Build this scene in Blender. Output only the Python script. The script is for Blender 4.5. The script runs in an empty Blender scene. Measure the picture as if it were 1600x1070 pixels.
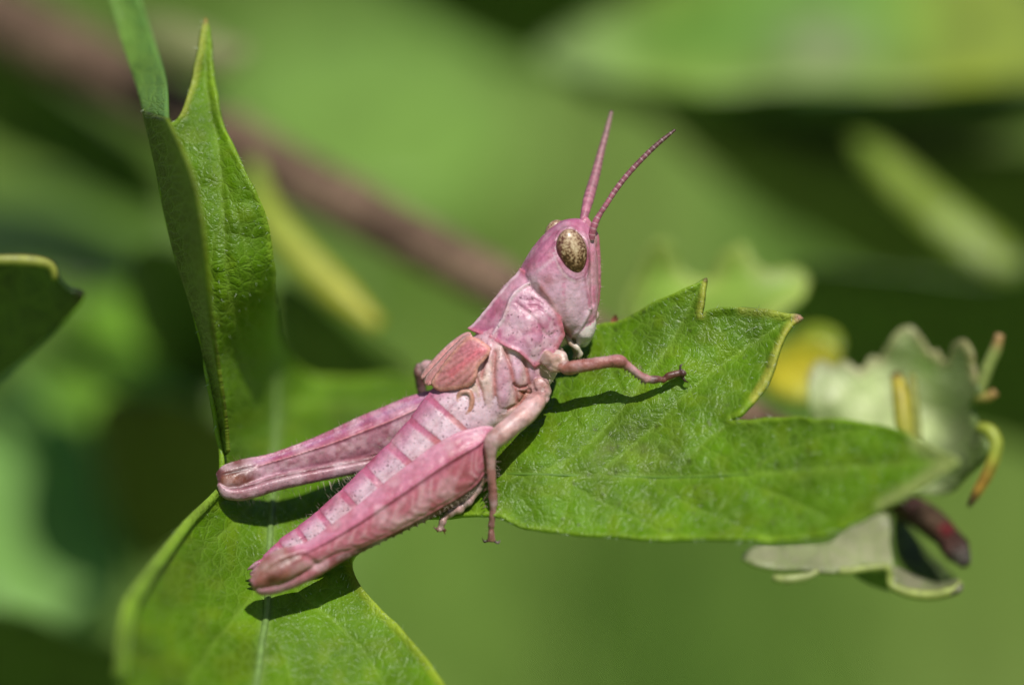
# Pink grasshopper nymph on a lobed leaf.  1 Blender unit = 1 cm (unit scale 0.01).
import bpy, math, random
import numpy as np
from mathutils import Vector, kdtree
from mathutils.geometry import delaunay_2d_cdt

# ------------------------------------------------------------------ camera, sky, sun
SC = bpy.context.scene
SC.unit_settings.system = 'METRIC'
SC.unit_settings.scale_length = 0.01
K = 0.002                  # one photograph pixel in the plane of focus = 0.02 mm
DIST = 11650.0             # lens to plane of focus, in those pixels (23.3 cm)
PITCH = math.radians(15)
XR = np.array([1.0, 0, 0])
UP = np.array([0, math.sin(PITCH), math.cos(PITCH)])
BACK = np.array([0, -math.cos(PITCH), math.sin(PITCH)])

cd = bpy.data.cameras.new('camera'); cam = bpy.data.objects.new('camera', cd)
SC.collection.objects.link(cam); SC.camera = cam
cam.location = BACK * DIST * K
cam.rotation_euler = (math.pi / 2 - PITCH, 0, 0)
cd.sensor_width = 36; cd.lens = 36 * DIST * K / 3.2
cd.clip_start = 0.5; cd.clip_end = 20000
cd.dof.use_dof = True
cd.dof.focus_distance = (DIST - 15) * K
cd.dof.aperture_fstop = 0.215
cd.dof.aperture_blades = 0

SUN = XR * 0.15 + UP * 0.70 + BACK * 0.70
SUN = SUN / np.linalg.norm(SUN)
w = bpy.data.worlds.new('World'); SC.world = w; w.use_nodes = True
nt = w.node_tree
sky = nt.nodes.new('ShaderNodeTexSky'); sky.sky_type = 'NISHITA'; sky.sun_disc = False
sky.sun_elevation = math.asin(SUN[2]); sky.sun_rotation = math.atan2(SUN[0], SUN[1])
bg = nt.nodes['Background']; bg.inputs['Strength'].default_value = 0.06
nt.links.new(sky.outputs[0], bg.inputs['Color'])
sl = bpy.data.lights.new('sun', 'SUN'); sl.energy = 4.3; sl.angle = math.radians(0.55)
sl.color = (1.0, 0.965, 0.90)
so = bpy.data.objects.new('sun', sl); SC.collection.objects.link(so)
so.rotation_euler = Vector(SUN).to_track_quat('Z', 'Y').to_euler()
so.location = SUN * 60
SC.view_settings.view_transform = 'Standard'; SC.view_settings.look = 'None'
SC.view_settings.exposure = 0.0; SC.view_settings.gamma = 1.0
SC.render.engine = 'CYCLES'
SC.cycles.use_denoising = True
SC.cycles.max_bounces = 8; SC.cycles.transparent_max_bounces = 8
SC.cycles.sample_clamp_indirect = 6.0

rng = np.random.default_rng(7)
random.seed(7)

# ------------------------------------------------------------------ helpers
def s2l(r, g, b):
    f = lambda c: (c / 255 / 12.92) if c <= 10 else ((c / 255 + 0.055) / 1.055) ** 2.4
    return np.array([f(r), f(g), f(b)])

def world(p, persp=True):
    """(u, v, depth) in photograph pixels -> world (u, v at the plane of focus, depth behind it)."""
    p = np.asarray(p, float)
    f = 1 + p[..., 2:3] / DIST if persp else 1.0
    return ((p[..., 0:1] - 800) * f * K) * XR + ((535 - p[..., 1:2]) * f * K) * UP - (p[..., 2:3] * K) * BACK

def catmull(P, n, closed=False):
    """resample a list of points (any trailing shape) with a Catmull-Rom spline, n samples uniform in parameter"""
    P = np.asarray(P, float); N = len(P)
    t = np.linspace(0, N, n, endpoint=False) if closed else np.linspace(0, N - 1, n)
    i = np.floor(t).astype(int)
    if not closed: i = np.minimum(i, N - 2)
    f = t - i
    def g(k):
        if closed: return P[(i + k) % N]
        q = i + k
        lo = q < 0; hi = q > N - 1
        R = P[np.clip(q, 0, N - 1)].copy()
        if lo.any(): R[lo] = 2 * P[0] - P[1]
        if hi.any(): R[hi] = 2 * P[-1] - P[-2]
        return R
    sh = (n,) + (1,) * (P.ndim - 1)
    f = f.reshape(sh)
    p0, p1, p2, p3 = g(-1), g(0), g(1), g(2)
    return 0.5 * (2 * p1 + (p2 - p0) * f + (2 * p0 - 5 * p1 + 4 * p2 - p3) * f ** 2 + (3 * p1 - p0 - 3 * p2 + p3) * f ** 3)

def curve_len(P, step, closed=False):
    """Catmull-Rom resampled so that samples lie about `step` apart"""
    Q = catmull(P, max(40, len(P) * 30), closed)
    if closed: Q = np.vstack([Q, Q[:1]])
    L = np.r_[0, np.cumsum(np.linalg.norm(np.diff(Q, axis=0), axis=1))]
    n = max(3, int(L[-1] / step))
    s = np.linspace(0, L[-1], n + 1)
    R = np.stack([np.interp(s, L, Q[:, k]) for k in range(Q.shape[1])], 1)
    return R[:-1] if closed else R

def seg_dist(P, poly):
    """distance of 2D points to a polyline"""
    P = np.asarray(P, float)[..., :2]; poly = np.asarray(poly, float)
    d = np.full(P.shape[:-1], 1e9)
    for a, b in zip(poly[:-1], poly[1:]):
        ab = b - a; t = np.clip(((P - a) @ ab) / max(ab @ ab, 1e-9), 0, 1)
        d = np.minimum(d, np.linalg.norm(P - (a + t[..., None] * ab), axis=-1))
    return d

def sstep(a, b, x):
    t = np.clip((x - a) / (b - a), 0, 1); return t * t * (3 - 2 * t)

def mixc(a, b, t):
    t = np.asarray(t)[..., None]; return np.asarray(a) * (1 - t) + np.asarray(b) * t

def vnoise(P, scale, seed=0):
    """smooth value noise of any dimension 2 or 3"""
    P = np.asarray(P, float) / scale; d = P.shape[-1]
    i = np.floor(P).astype(np.int64); f = P - i; f = f * f * (3 - 2 * f)
    out = 0
    for c in range(2 ** d):
        o = [(c >> k) & 1 for k in range(d)]
        h = np.zeros(P.shape[:-1], np.int64) + seed * 1013
        wgt = 1.0
        for k in range(d):
            h = h * 73856093 ^ ((i[..., k] + o[k]) * (19349663 + 83492791 * k))
            wgt = wgt * (f[..., k] if o[k] else 1 - f[..., k])
        h = (h ^ (h >> 13)) * 1274126177
        out = out + wgt * (((h >> 8) & 0xffff) / 65535.0)
    return out

def tps(ctrl):
    """thin plate spline u,v -> depth from (u, v, d) control points"""
    C = np.asarray(ctrl, float); n = len(C); S = 300.0
    X = C[:, :2] / S
    r = np.linalg.norm(X[:, None] - X[None], axis=-1)
    Kx = np.where(r > 0, r * r * np.log(np.maximum(r, 1e-9)), 0) + np.eye(n) * 1e-3
    Pm = np.c_[np.ones(n), X]
    A = np.block([[Kx, Pm], [Pm.T, np.zeros((3, 3))]])
    sol = np.linalg.solve(A, np.r_[C[:, 2], 0, 0, 0])
    def f(uv):
        uv = np.asarray(uv, float)[:, :2] / S
        out = sol[n] + uv @ sol[n + 1:]
        for k in range(n):
            r = np.linalg.norm(uv - X[k], axis=1)
            out = out + sol[k] * np.where(r > 0, r * r * np.log(np.maximum(r, 1e-9)), 0)
        return out
    return f

def new_mesh(name, V, F, col=None, uv=None, smooth=True):
    me = bpy.data.meshes.new(name)
    me.from_pydata([tuple(v) for v in V], [], [tuple(int(i) for i in f) for f in F])
    me.update()
    if smooth: me.polygons.foreach_set('use_smooth', np.ones(len(me.polygons), bool))
    if col is not None:
        col = np.asarray(col, float)
        if col.shape[1] == 3: col = np.c_[col, np.ones(len(col))]
        a = me.color_attributes.new('Col', 'FLOAT_COLOR', 'POINT')
        a.data.foreach_set('color', col.astype(np.float32).ravel())
    if uv is not None:
        l = me.uv_layers.new(name='UVMap')
        vi = np.zeros(len(me.loops), np.int32); me.loops.foreach_get('vertex_index', vi)
        l.data.foreach_set('uv', np.asarray(uv, float)[vi].astype(np.float32).ravel())
    return me

def thing(name, label, cat, at, group=None):
    o = bpy.data.objects.new(name, None); SC.collection.objects.link(o)
    o.location = at; o.empty_display_size = 0.1
    o['label'] = label; o['category'] = cat
    if group: o['group'] = group
    return o

ORIG = {}
def mk(name, V, F, mat, parent=None, col=None, uv=None, smooth=True, origin=None, at=None):
    """one mesh object from world-space vertices; children are stored relative to their parent's origin"""
    V = np.asarray(V, float)
    if parent is not None: o0 = ORIG.get(parent.name, np.array(parent.location))
    else: o0 = np.array(origin) if origin is not None else np.array([V[:, 0].mean(), V[:, 1].mean(), V[:, 2].min()])
    me = new_mesh(name, V - o0, F, col, uv, smooth)
    me.materials.append(mat)
    o = bpy.data.objects.new(name, me); SC.collection.objects.link(o)
    if parent is not None: o.parent = parent
    else: o.location = o0
    ORIG[o.name] = o0
    return o

def grid_faces(n, m, close_u=False, base=0):
    """n rows (along), m columns (around)"""
    F = []
    mm = m if close_u else m - 1
    i = np.arange(n - 1)[:, None]; j = np.arange(mm)[None]
    a = i * m + j; b = i * m + (j + 1) % m
    c = (i + 1) * m + (j + 1) % m; d = (i + 1) * m + j
    return (np.stack([a, b, c, d], -1).reshape(-1, 4) + base)

def grid_normals(G):
    """normals of a grid closed in its second axis"""
    du = np.roll(G, -1, 1) - np.roll(G, 1, 1)
    ds = np.gradient(G, axis=0)
    n = np.cross(ds, du); n /= np.maximum(np.linalg.norm(n, axis=-1, keepdims=True), 1e-9)
    cen = G.mean(1, keepdims=True)
    if ((G - cen) * n).sum(-1).mean() < 0: n = -n
    return n

class Shell:
    """collects closed lofts (u, v, d in px) and their colours; later fused into one skin"""
    def __init__(s): s.V = []; s.F = []; s.C = []; s.n = 0
    def grid(s, G, col):
        n, m = G.shape[:2]
        V = np.vstack([G.reshape(-1, 3), G[0].mean(0)[None], G[-1].mean(0)[None]])
        C = np.vstack([col.reshape(-1, 4), col[0].mean(0)[None], col[-1].mean(0)[None]])
        F = [tuple(f) for f in grid_faces(n, m, True, s.n)]
        a = s.n + n * m; b = a + 1; e = s.n + (n - 1) * m
        for j in range(m):
            F.append((a, s.n + (j + 1) % m, s.n + j)); F.append((b, e + j, e + (j + 1) % m))
        s.V.append(V); s.C.append(C); s.F += F; s.n += len(V)

def loft(ctrl, ns, nr, disp=None, colf=None, shell=None):
    """ctrl: S x R x 3 closed sections -> fine grid, optional displacement(s, r, G) px outward and colour(s, r, G)"""
    G = catmull(np.asarray(ctrl, float), ns)
    G = np.swapaxes(catmull(np.swapaxes(G, 0, 1), nr, True), 0, 1)
    s = np.linspace(0, 1, ns)[:, None] + np.zeros((1, nr)); r = np.linspace(0, 1, nr, endpoint=False)[None] + np.zeros((ns, 1))
    if disp is not None: G = G + grid_normals(G) * disp(s, r, G)[..., None]
    c = colf(s, r, G) if colf is not None else np.ones(G.shape[:2] + (4,))
    if c.shape[-1] == 3: c = np.concatenate([c, np.zeros(c.shape[:-1] + (1,))], -1)
    if shell is not None: shell.grid(G, c)
    return G, c

def tube_sections(P, R, nr=12, flat=1.0, axis=None):
    """round sections (px) along points P (u,v,d) with radii R; flat scales the in-picture normal direction"""
    P = np.asarray(P, float); T = np.gradient(P, axis=0)
    T /= np.linalg.norm(T, axis=1, keepdims=True)
    ref = np.array([0, 0, -1.0]) if axis is None else np.asarray(axis, float)
    out = []
    for p, t, r in zip(P, T, np.broadcast_to(R, len(P))):
        a = np.cross(t, ref); a /= max(np.linalg.norm(a), 1e-6); b = np.cross(a, t)
        th = np.linspace(0, 2 * math.pi, nr, endpoint=False)
        out.append(p + r * flat * np.cos(th)[:, None] * a + r * np.sin(th)[:, None] * b)
    return np.array(out)

# ------------------------------------------------------------------ materials
def mat_new(name):
    m = bpy.data.materials.new(name); m.use_nodes = True
    return m, m.node_tree.nodes, m.node_tree.links, m.node_tree.nodes['Principled BSDF']

def N(nodes, t, **kw):
    n = nodes.new(t)
    for k, v in kw.items(): setattr(n, k, v)
    return n

def ramp(nodes, stops):
    r = nodes.new('ShaderNodeValToRGB'); e = r.color_ramp.elements
    while len(e) < len(stops): e.new(0.5)
    for x, (p, c) in zip(e, stops):
        x.position = p; x.color = (*c, 1) if len(c) == 3 else c
    return r

def mixrgb(nodes, links, mode, fac, a, b):
    n = nodes.new('ShaderNodeMix'); n.data_type = 'RGBA'; n.blend_type = mode
    for sock, v in ((n.inputs[0], fac), (n.inputs[6], a), (n.inputs[7], b)):
        if hasattr(v, 'is_output'): links.new(v, sock)
        elif isinstance(v, (int, float)): sock.default_value = v
        else: sock.default_value = (*v, 1)
    return n.outputs[2]

def mathn(nodes, links, op, a, b=None, c=None):
    n = nodes.new('ShaderNodeMath'); n.operation = op
    for k, v in enumerate((a, b, c)):
        if v is None: continue
        if hasattr(v, 'is_output'): links.new(v, n.inputs[k])
        else: n.inputs[k].default_value = v
    return n.outputs[0]

def leaf_material(name, transl=0.22, rough=0.42, cell=0.16, vein=0.35, bump=0.6, spec=0.5, tcol=(1.15, 1.35, 0.35), blotch=0.35):
    m, nd, lk, bs = mat_new(name)
    at = N(nd, 'ShaderNodeAttribute', attribute_name='Col')
    uv = N(nd, 'ShaderNodeUVMap', uv_map='UVMap')
    no = N(nd, 'ShaderNodeTexNoise'); no.inputs['Scale'].default_value = 1.3; no.inputs['Detail'].default_value = 5
    lk.new(uv.outputs[0], no.inputs['Vector'])
    # wobble the cell pattern so that the net of veins is not straight
    wob = N(nd, 'ShaderNodeTexNoise'); wob.inputs['Scale'].default_value = 6.0; wob.inputs['Detail'].default_value = 2
    lk.new(uv.outputs[0], wob.inputs['Vector'])
    add = N(nd, 'ShaderNodeVectorMath', operation='MULTIPLY_ADD'); add.inputs[1].default_value = (0.12, 0.12, 0)
    lk.new(wob.outputs['Color'], add.inputs[0]); lk.new(uv.outputs[0], add.inputs[2])
    vo = N(nd, 'ShaderNodeTexVoronoi', feature='DISTANCE_TO_EDGE'); vo.inputs['Scale'].default_value = 1 / cell
    lk.new(add.outputs[0], vo.inputs['Vector'])
    vr = ramp(nd, [(0.0, (1, 1, 1)), (0.10, (0.25, 0.25, 0.25)), (0.25, (0, 0, 0))]); lk.new(vo.outputs[0], vr.inputs[0])
    vo2 = N(nd, 'ShaderNodeTexVoronoi', feature='DISTANCE_TO_EDGE'); vo2.inputs['Scale'].default_value = 2.9 / cell
    lk.new(add.outputs[0], vo2.inputs['Vector'])
    vr2 = ramp(nd, [(0.0, (1, 1, 1)), (0.22, (0, 0, 0))]); lk.new(vo2.outputs[0], vr2.inputs[0])
    br = ramp(nd, [(0.3, (1 - blotch,) * 3), (0.7, (1 + blotch * 0.6,) * 3)]); lk.new(no.outputs[0], br.inputs[0])
    c1 = mixrgb(nd, lk, 'MULTIPLY', 1.0, at.outputs['Color'], br.outputs[0])
    vm = mathn(nd, lk, 'MULTIPLY', vr.outputs[0], vein)
    c2 = mixrgb(nd, lk, 'MIX', vm, c1, (0.24, 0.38, 0.06))
    vm2 = mathn(nd, lk, 'MULTIPLY', vr2.outputs[0], vein * 0.45)
    c3 = mixrgb(nd, lk, 'MIX', vm2, c2, (0.20, 0.34, 0.03))
    lk.new(c3, bs.inputs['Base Color'])
    fine = N(nd, 'ShaderNodeTexNoise'); fine.inputs['Scale'].default_value = 34; fine.inputs['Detail'].default_value = 4
    lk.new(uv.outputs[0], fine.inputs['Vector'])
    h1 = mathn(nd, lk, 'MULTIPLY', vr.outputs[0], -1.0)
    h2 = mathn(nd, lk, 'MULTIPLY_ADD', vr2.outputs[0], -0.4, h1)
    h3 = mathn(nd, lk, 'MULTIPLY_ADD', fine.outputs[0], 0.5, h2)
    bp = N(nd, 'ShaderNodeBump'); bp.inputs['Strength'].default_value = bump; bp.inputs['Distance'].default_value = 0.012
    lk.new(h3, bp.inputs['Height']); lk.new(bp.outputs[0], bs.inputs['Normal'])
    rr = mathn(nd, lk, 'MULTIPLY_ADD', fine.outputs[0], 0.3, rough - 0.15); lk.new(rr, bs.inputs['Roughness'])
    bs.inputs['Specular IOR Level'].default_value = spec
    tr = N(nd, 'ShaderNodeBsdfTranslucent')
    tc = mixrgb(nd, lk, 'MULTIPLY', 1.0, c3, tcol); lk.new(tc, tr.inputs['Color']); lk.new(bp.outputs[0], tr.inputs['Normal'])
    mx = N(nd, 'ShaderNodeMixShader'); mx.inputs[0].default_value = transl
    lk.new(bs.outputs[0], mx.inputs[1]); lk.new(tr.outputs[0], mx.inputs[2])
    lk.new(mx.outputs[0], nd['Material Output'].inputs['Surface'])
    return m

def attr_material(name, rough=0.45, noise_scale=60, noise_amt=0.25, bump=0.3, bumpdist=0.004, spec=0.5, sss=0.0, sss_scale=0.02, speck=False, transl=0.0):
    m, nd, lk, bs = mat_new(name)
    at = N(nd, 'ShaderNodeAttribute', attribute_name='Col')
    tc = N(nd, 'ShaderNodeTexCoord')
    no = N(nd, 'ShaderNodeTexNoise'); no.inputs['Scale'].default_value = noise_scale; no.inputs['Detail'].default_value = 5
    lk.new(tc.outputs['Object'], no.inputs['Vector'])
    br = ramp(nd, [(0.3, (1 - noise_amt,) * 3), (0.7, (1 + noise_amt * 0.7,) * 3)]); lk.new(no.outputs[0], br.inputs[0])
    c = mixrgb(nd, lk, 'MULTIPLY', 1.0, at.outputs['Color'], br.outputs[0])
    if speck:
        # pale cloudy mottling inside the cuticle
        n2 = N(nd, 'ShaderNodeTexNoise'); n2.inputs['Scale'].default_value = 24; n2.inputs['Detail'].default_value = 3
        lk.new(tc.outputs['Object'], n2.inputs['Vector'])
        r2 = ramp(nd, [(0.46, (0, 0, 0)), (0.68, (1, 1, 1))]); lk.new(n2.outputs[0], r2.inputs[0])
        f2 = mathn(nd, lk, 'MULTIPLY', r2.outputs[0], mathn(nd, lk, 'MULTIPLY', at.outputs['Alpha'], 0.55))
        c = mixrgb(nd, lk, 'MIX', f2, c, (0.80, 0.58, 0.64))
        # small dark brown dots
        dis = N(nd, 'ShaderNodeVectorMath', operation='MULTIPLY_ADD'); dis.inputs[1].default_value = (0.02, 0.02, 0.02)
        lk.new(no.outputs['Color'], dis.inputs[0]); lk.new(tc.outputs['Object'], dis.inputs[2])
        vo = N(nd, 'ShaderNodeTexVoronoi'); vo.inputs['Scale'].default_value = 74; vo.inputs['Randomness'].default_value = 1.0
        lk.new(dis.outputs[0], vo.inputs['Vector'])
        rv = ramp(nd, [(0.17, (1, 1, 1)), (0.36, (0, 0, 0))]); lk.new(vo.outputs['Distance'], rv.inputs[0])
        sx = N(nd, 'ShaderNodeSeparateColor'); lk.new(vo.outputs['Color'], sx.inputs[0])
        on = mathn(nd, lk, 'GREATER_THAN', sx.outputs[0], 0.18)
        f3 = mathn(nd, lk, 'MULTIPLY', mathn(nd, lk, 'MULTIPLY', rv.outputs[0], on), mathn(nd, lk, 'MULTIPLY', at.outputs['Alpha'], mathn(nd, lk, 'MULTIPLY_ADD', sx.outputs[1], 0.6, 0.25)))
        c = mixrgb(nd, lk, 'MIX', f3, c, (0.11, 0.045, 0.06))
    lk.new(c, bs.inputs['Base Color'])
    fi = N(nd, 'ShaderNodeTexNoise'); fi.inputs['Scale'].default_value = noise_scale * 2.2; fi.inputs['Detail'].default_value = 4
    lk.new(tc.outputs['Object'], fi.inputs['Vector'])
    bp = N(nd, 'ShaderNodeBump'); bp.inputs['Strength'].default_value = bump; bp.inputs['Distance'].default_value = bumpdist
    lk.new(fi.outputs[0], bp.inputs['Height']); lk.new(bp.outputs[0], bs.inputs['Normal'])
    rr = mathn(nd, lk, 'MULTIPLY_ADD', fi.outputs[0], 0.3, rough - 0.15); lk.new(rr, bs.inputs['Roughness'])
    bs.inputs['Specular IOR Level'].default_value = spec
    if sss > 0:
        bs.inputs['Subsurface Weight'].default_value = sss
        bs.inputs['Subsurface Radius'].default_value = (1.0, 0.35, 0.3)
        bs.inputs['Subsurface Scale'].default_value = sss_scale
    if transl > 0:
        tr = N(nd, 'ShaderNodeBsdfTranslucent'); lk.new(c, tr.inputs['Color'])
        mx = N(nd, 'ShaderNodeMixShader'); mx.inputs[0].default_value = transl
        lk.new(bs.outputs[0], mx.inputs[1]); lk.new(tr.outputs[0], mx.inputs[2])
        lk.new(mx.outputs[0], nd['Material Output'].inputs['Surface'])
    return m

M_LEAF = leaf_material('leaf_surface', bump=0.32, spec=0.27, rough=0.38, vein=0.27, blotch=0.42)
M_FARLEAF = leaf_material('soft_leaf', transl=0.3, rough=0.4, vein=0.2, bump=0.3, cell=0.4)
M_VEIN = attr_material('leaf_vein', rough=0.5, noise_scale=30, bump=0.3, transl=0.2)
M_BODY = attr_material('cuticle', rough=0.39, noise_scale=60, noise_amt=0.17, bump=0.5, bumpdist=0.003, sss=0.12, sss_scale=0.014, speck=True)
M_WING = attr_material('wing_pad_cuticle', rough=0.42, noise_scale=80, noise_amt=0.3, bump=0.35, sss=0.25, sss_scale=0.015)
M_ANT = attr_material('antenna_cuticle', rough=0.5, noise_scale=90, noise_amt=0.25, bump=0.4, bumpdist=0.003)
M_HAIR = attr_material('fine_hair', rough=0.35, noise_scale=10, noise_amt=0.05, bump=0.0, transl=0.35)
M_BARK = attr_material('bark', rough=0.8, noise_scale=14, noise_amt=0.5, bump=0.9, bumpdist=0.05, spec=0.12)

# ------------------------------------------------------------------ ground far below
def ground():
    m, nd, lk, bs = mat_new('mossy_ground')
    tc = N(nd, 'ShaderNodeTexCoord')
    n1 = N(nd, 'ShaderNodeTexNoise'); n1.inputs['Scale'].default_value = 0.085; n1.inputs['Detail'].default_value = 6
    lk.new(tc.outputs['Object'], n1.inputs['Vector'])
    r = ramp(nd, [(0.32, (0.05, 0.08, 0.012)), (0.45, (0.16, 0.26, 0.035)), (0.56, (0.22, 0.37, 0.06)), (0.70, (0.22, 0.21, 0.09))])
    lk.new(n1.outputs[0], r.inputs[0])
    n2 = N(nd, 'ShaderNodeTexNoise'); n2.inputs['Scale'].default_value = 1.4; n2.inputs['Detail'].default_value = 7
    lk.new(tc.outputs['Object'], n2.inputs['Vector'])
    r2 = ramp(nd, [(0.25, (0.45,) * 3), (0.7, (1.25,) * 3)]); lk.new(n2.outputs[0], r2.inputs[0])
    lk.new(mixrgb(nd, lk, 'MULTIPLY', 1.0, r.outputs[0], r2.outputs[0]), bs.inputs['Base Color'])
    bs.inputs['Roughness'].default_value = 0.9
    bp = N(nd, 'ShaderNodeBump'); bp.inputs['Strength'].default_value = 0.8; bp.inputs['Distance'].default_value = 0.5
    lk.new(n2.outputs[0], bp.inputs['Height']); lk.new(bp.outputs[0], bs.inputs['Normal'])
    # undulating sheet, finely divided near the plant, reaching to the horizon
    xs = np.r_[-6000, -2000, -600, -200, np.linspace(-80, 80, 41), 200, 600, 2000, 6000]
    ys = np.r_[-6000, -2000, -600, -200, np.linspace(-60, 160, 56), 300, 700, 2000, 6000]
    X, Y = np.meshgrid(xs, ys, indexing='ij')
    Z = -16 + 3.0 * (vnoise(np.stack([X, Y], -1), 22, 3) - 0.5) + 0.05 * np.clip(Y, 0, 160)
    V = np.stack([X, Y, Z], -1).reshape(-1, 3)
    o = mk('ground', V, grid_faces(len(xs), len(ys)), m, origin=(0, 0, -16))
    o['kind'] = 'structure'; o['label'] = 'mossy green ground far below and behind the leaves'
    # tufts of grass over it: nobody could count them
    n = 5200
    gx = rng.uniform(-45, 45, n); gy = rng.uniform(5, 130, n)
    gz = -16 + 3.0 * (vnoise(np.stack([gx, gy], -1), 22, 3) - 0.5) + 0.05 * np.clip(gy, 0, 160)
    VV = []; FF = []; CC = []
    for k in range(n):
        h = rng.uniform(3, 8); a = rng.uniform(0, 6.28); l = rng.uniform(0.5, 3.5); ww = rng.uniform(0.2, 0.5)
        d = np.array([math.cos(a), math.sin(a), 0]); p = np.array([-d[1], d[0], 0]) * ww
        b = np.array([gx[k], gy[k], gz[k] - 0.1])
        m1 = b + d * l * 0.35 + np.array([0, 0, h * 0.6]); t = b + d * l + np.array([0, 0, h])
        i = len(VV)
        VV += [b - p, b + p, m1 + p * 0.8, m1 - p * 0.8, t]
        FF += [(i, i + 1, i + 2, i + 3), (i + 3, i + 2, i + 4)]
        c = mixc(np.array([0.18, 0.36, 0.045]), np.array([0.32, 0.41, 0.10]), rng.uniform(0, 1)) * rng.uniform(0.7, 1.2)
        CC += [c] * 5
    g = mk('grass', VV, FF, M_VEIN, col=np.array(CC), origin=(0, 60, -16))
    g['kind'] = 'stuff'; g['label'] = 'soft blur of green grass in the far background'; g['category'] = 'grass'
ground()

# ------------------------------------------------------------------ leaves
def blade_mesh(outline, ctrl, step, closed_smooth=True, wob=0.0, seed=0):
    """outline (u,v) -> triangulated sheet with depths; returns u,v,d array, faces, distance to the margin"""
    O = np.asarray(outline, float)
    if closed_smooth: O = curve_len(O, step, True)
    if wob:
        T = np.roll(O, -1, 0) - np.roll(O, 1, 0); T /= np.maximum(np.linalg.norm(T, axis=1, keepdims=True), 1e-6)
        O = O + np.c_[T[:, 1], -T[:, 0]] * ((vnoise(O, step * 5, seed) - 0.5) * 2 * wob)[:, None]
    lo = O.min(0); hi = O.max(0)
    xs = np.arange(lo[0], hi[0], step); ys = np.arange(lo[1], hi[1], step * 0.866)
    X, Y = np.meshgrid(xs, ys); X[1::2] += step / 2
    P = np.stack([X, Y], -1).reshape(-1, 2) + rng.uniform(-0.12, 0.12, (X.size, 2)) * step
    # inside test
    ins = np.zeros(len(P), bool); q = np.roll(O, -1, 0)
    for a, b in zip(O, q):
        c = (a[1] > P[:, 1]) != (b[1] > P[:, 1])
        with np.errstate(divide='ignore', invalid='ignore'):
            x = (b[0] - a[0]) * (P[:, 1] - a[1]) / (b[1] - a[1]) + a[0]
        ins ^= c & (P[:, 0] < x)
    P = P[ins]
    md = seg_dist(P, np.vstack([O, O[:1]]))
    P = P[md > step * 0.5]; md = md[md > step * 0.5]
    A = np.vstack([O, P]); n = len(O)
    res = delaunay_2d_cdt([Vector(p) for p in A], [(i, (i + 1) % n) for i in range(n)], [], 1, 1e-3)
    V = np.array([tuple(v) for v in res[0]]); F = [tuple(f) for f in res[2]]
    md = seg_dist(V, np.vstack([O, O[:1]]))
    d = tps(ctrl)(V)
    return np.c_[V, d], F, md

def thicken(V, F, t):
    """give a world-space sheet real thickness: two skins and a rim"""
    V = np.asarray(V, float); n = len(V)
    F3 = []
    for f in F:
        for k in range(1, len(f) - 1): F3.append((f[0], f[k], f[k + 1]))
    F3 = np.array(F3)
    nrm = np.zeros_like(V)
    fn = np.cross(V[F3[:, 1]] - V[F3[:, 0]], V[F3[:, 2]] - V[F3[:, 0]])
    for k in range(3): np.add.at(nrm, F3[:, k], fn)
    nrm /= np.maximum(np.linalg.norm(nrm, axis=1, keepdims=True), 1e-12)
    W = np.vstack([V + nrm * t / 2, V - nrm * t / 2])
    FF = [tuple(f) for f in F] + [tuple(i + n for i in reversed(f)) for f in F]
    cnt = {}
    for f in F:
        for a, b in zip(f, f[1:] + f[:1]): cnt[(a, b)] = 1
    for (a, b) in list(cnt):
        if (b, a) not in cnt: FF.append((b, a, a + n, b + n))
    return W, FF

def leaf_object(name, outline, ctrl, step, mat, base, margin=None, mwidth=8, parent=None, thick=7, label=None, cat='leaf', group=None,
                colfn=None, wob=0.0, seed=0, uvs=100.0, quilt=0.0):
    P, F, md = blade_mesh(outline, ctrl, step, True, wob, seed)
    uv = P[:, :2] / uvs
    if quilt: P[:, 2] += quilt * (vnoise(P[:, :2], step * 6, seed + 5) - 0.5)
    col = mixc(base, np.asarray(base) * 1.25, vnoise(P[:, :2], 90, seed)) 
    if margin is not None: col = mixc(col, margin, 1 - sstep(mwidth * 0.4, mwidth, md))
    if colfn: col, P = colfn(col, P, md)
    W, FF = thicken(world(P), F, thick * K)
    o = mk(name, W, FF, mat, parent, np.vstack([col, col]), np.vstack([uv, uv]))
    if label: o['label'] = label; o['category'] = cat
    if group: o['group'] = group
    return o

def vein_tube(name, pts, radii, depthf, colr, parent, step=6, lift=-3.0, mat=None):
    P = curve_len(np.asarray(pts, float), step)
    d = depthf(P) + lift
    r = np.interp(np.linspace(0, 1, len(P)), np.linspace(0, 1, len(radii)), radii)
    S = tube_sections(np.c_[P, d], r, 8)
    G = S; n, m = G.shape[:2]
    V = world(G.reshape(-1, 3)); F = [tuple(f) for f in grid_faces(n, m, True)] + [tuple(range(m)), tuple((n - 1) * m + k for k in reversed(range(m)))]
    return mk(name, V, F, mat or M_VEIN, parent, np.tile(np.asarray(colr), (len(V), 1)))

G_MAIN = np.array([0.102, 0.222, 0.003])
Y_EDGE = np.array([0.30, 0.36, 0.045])

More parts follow.
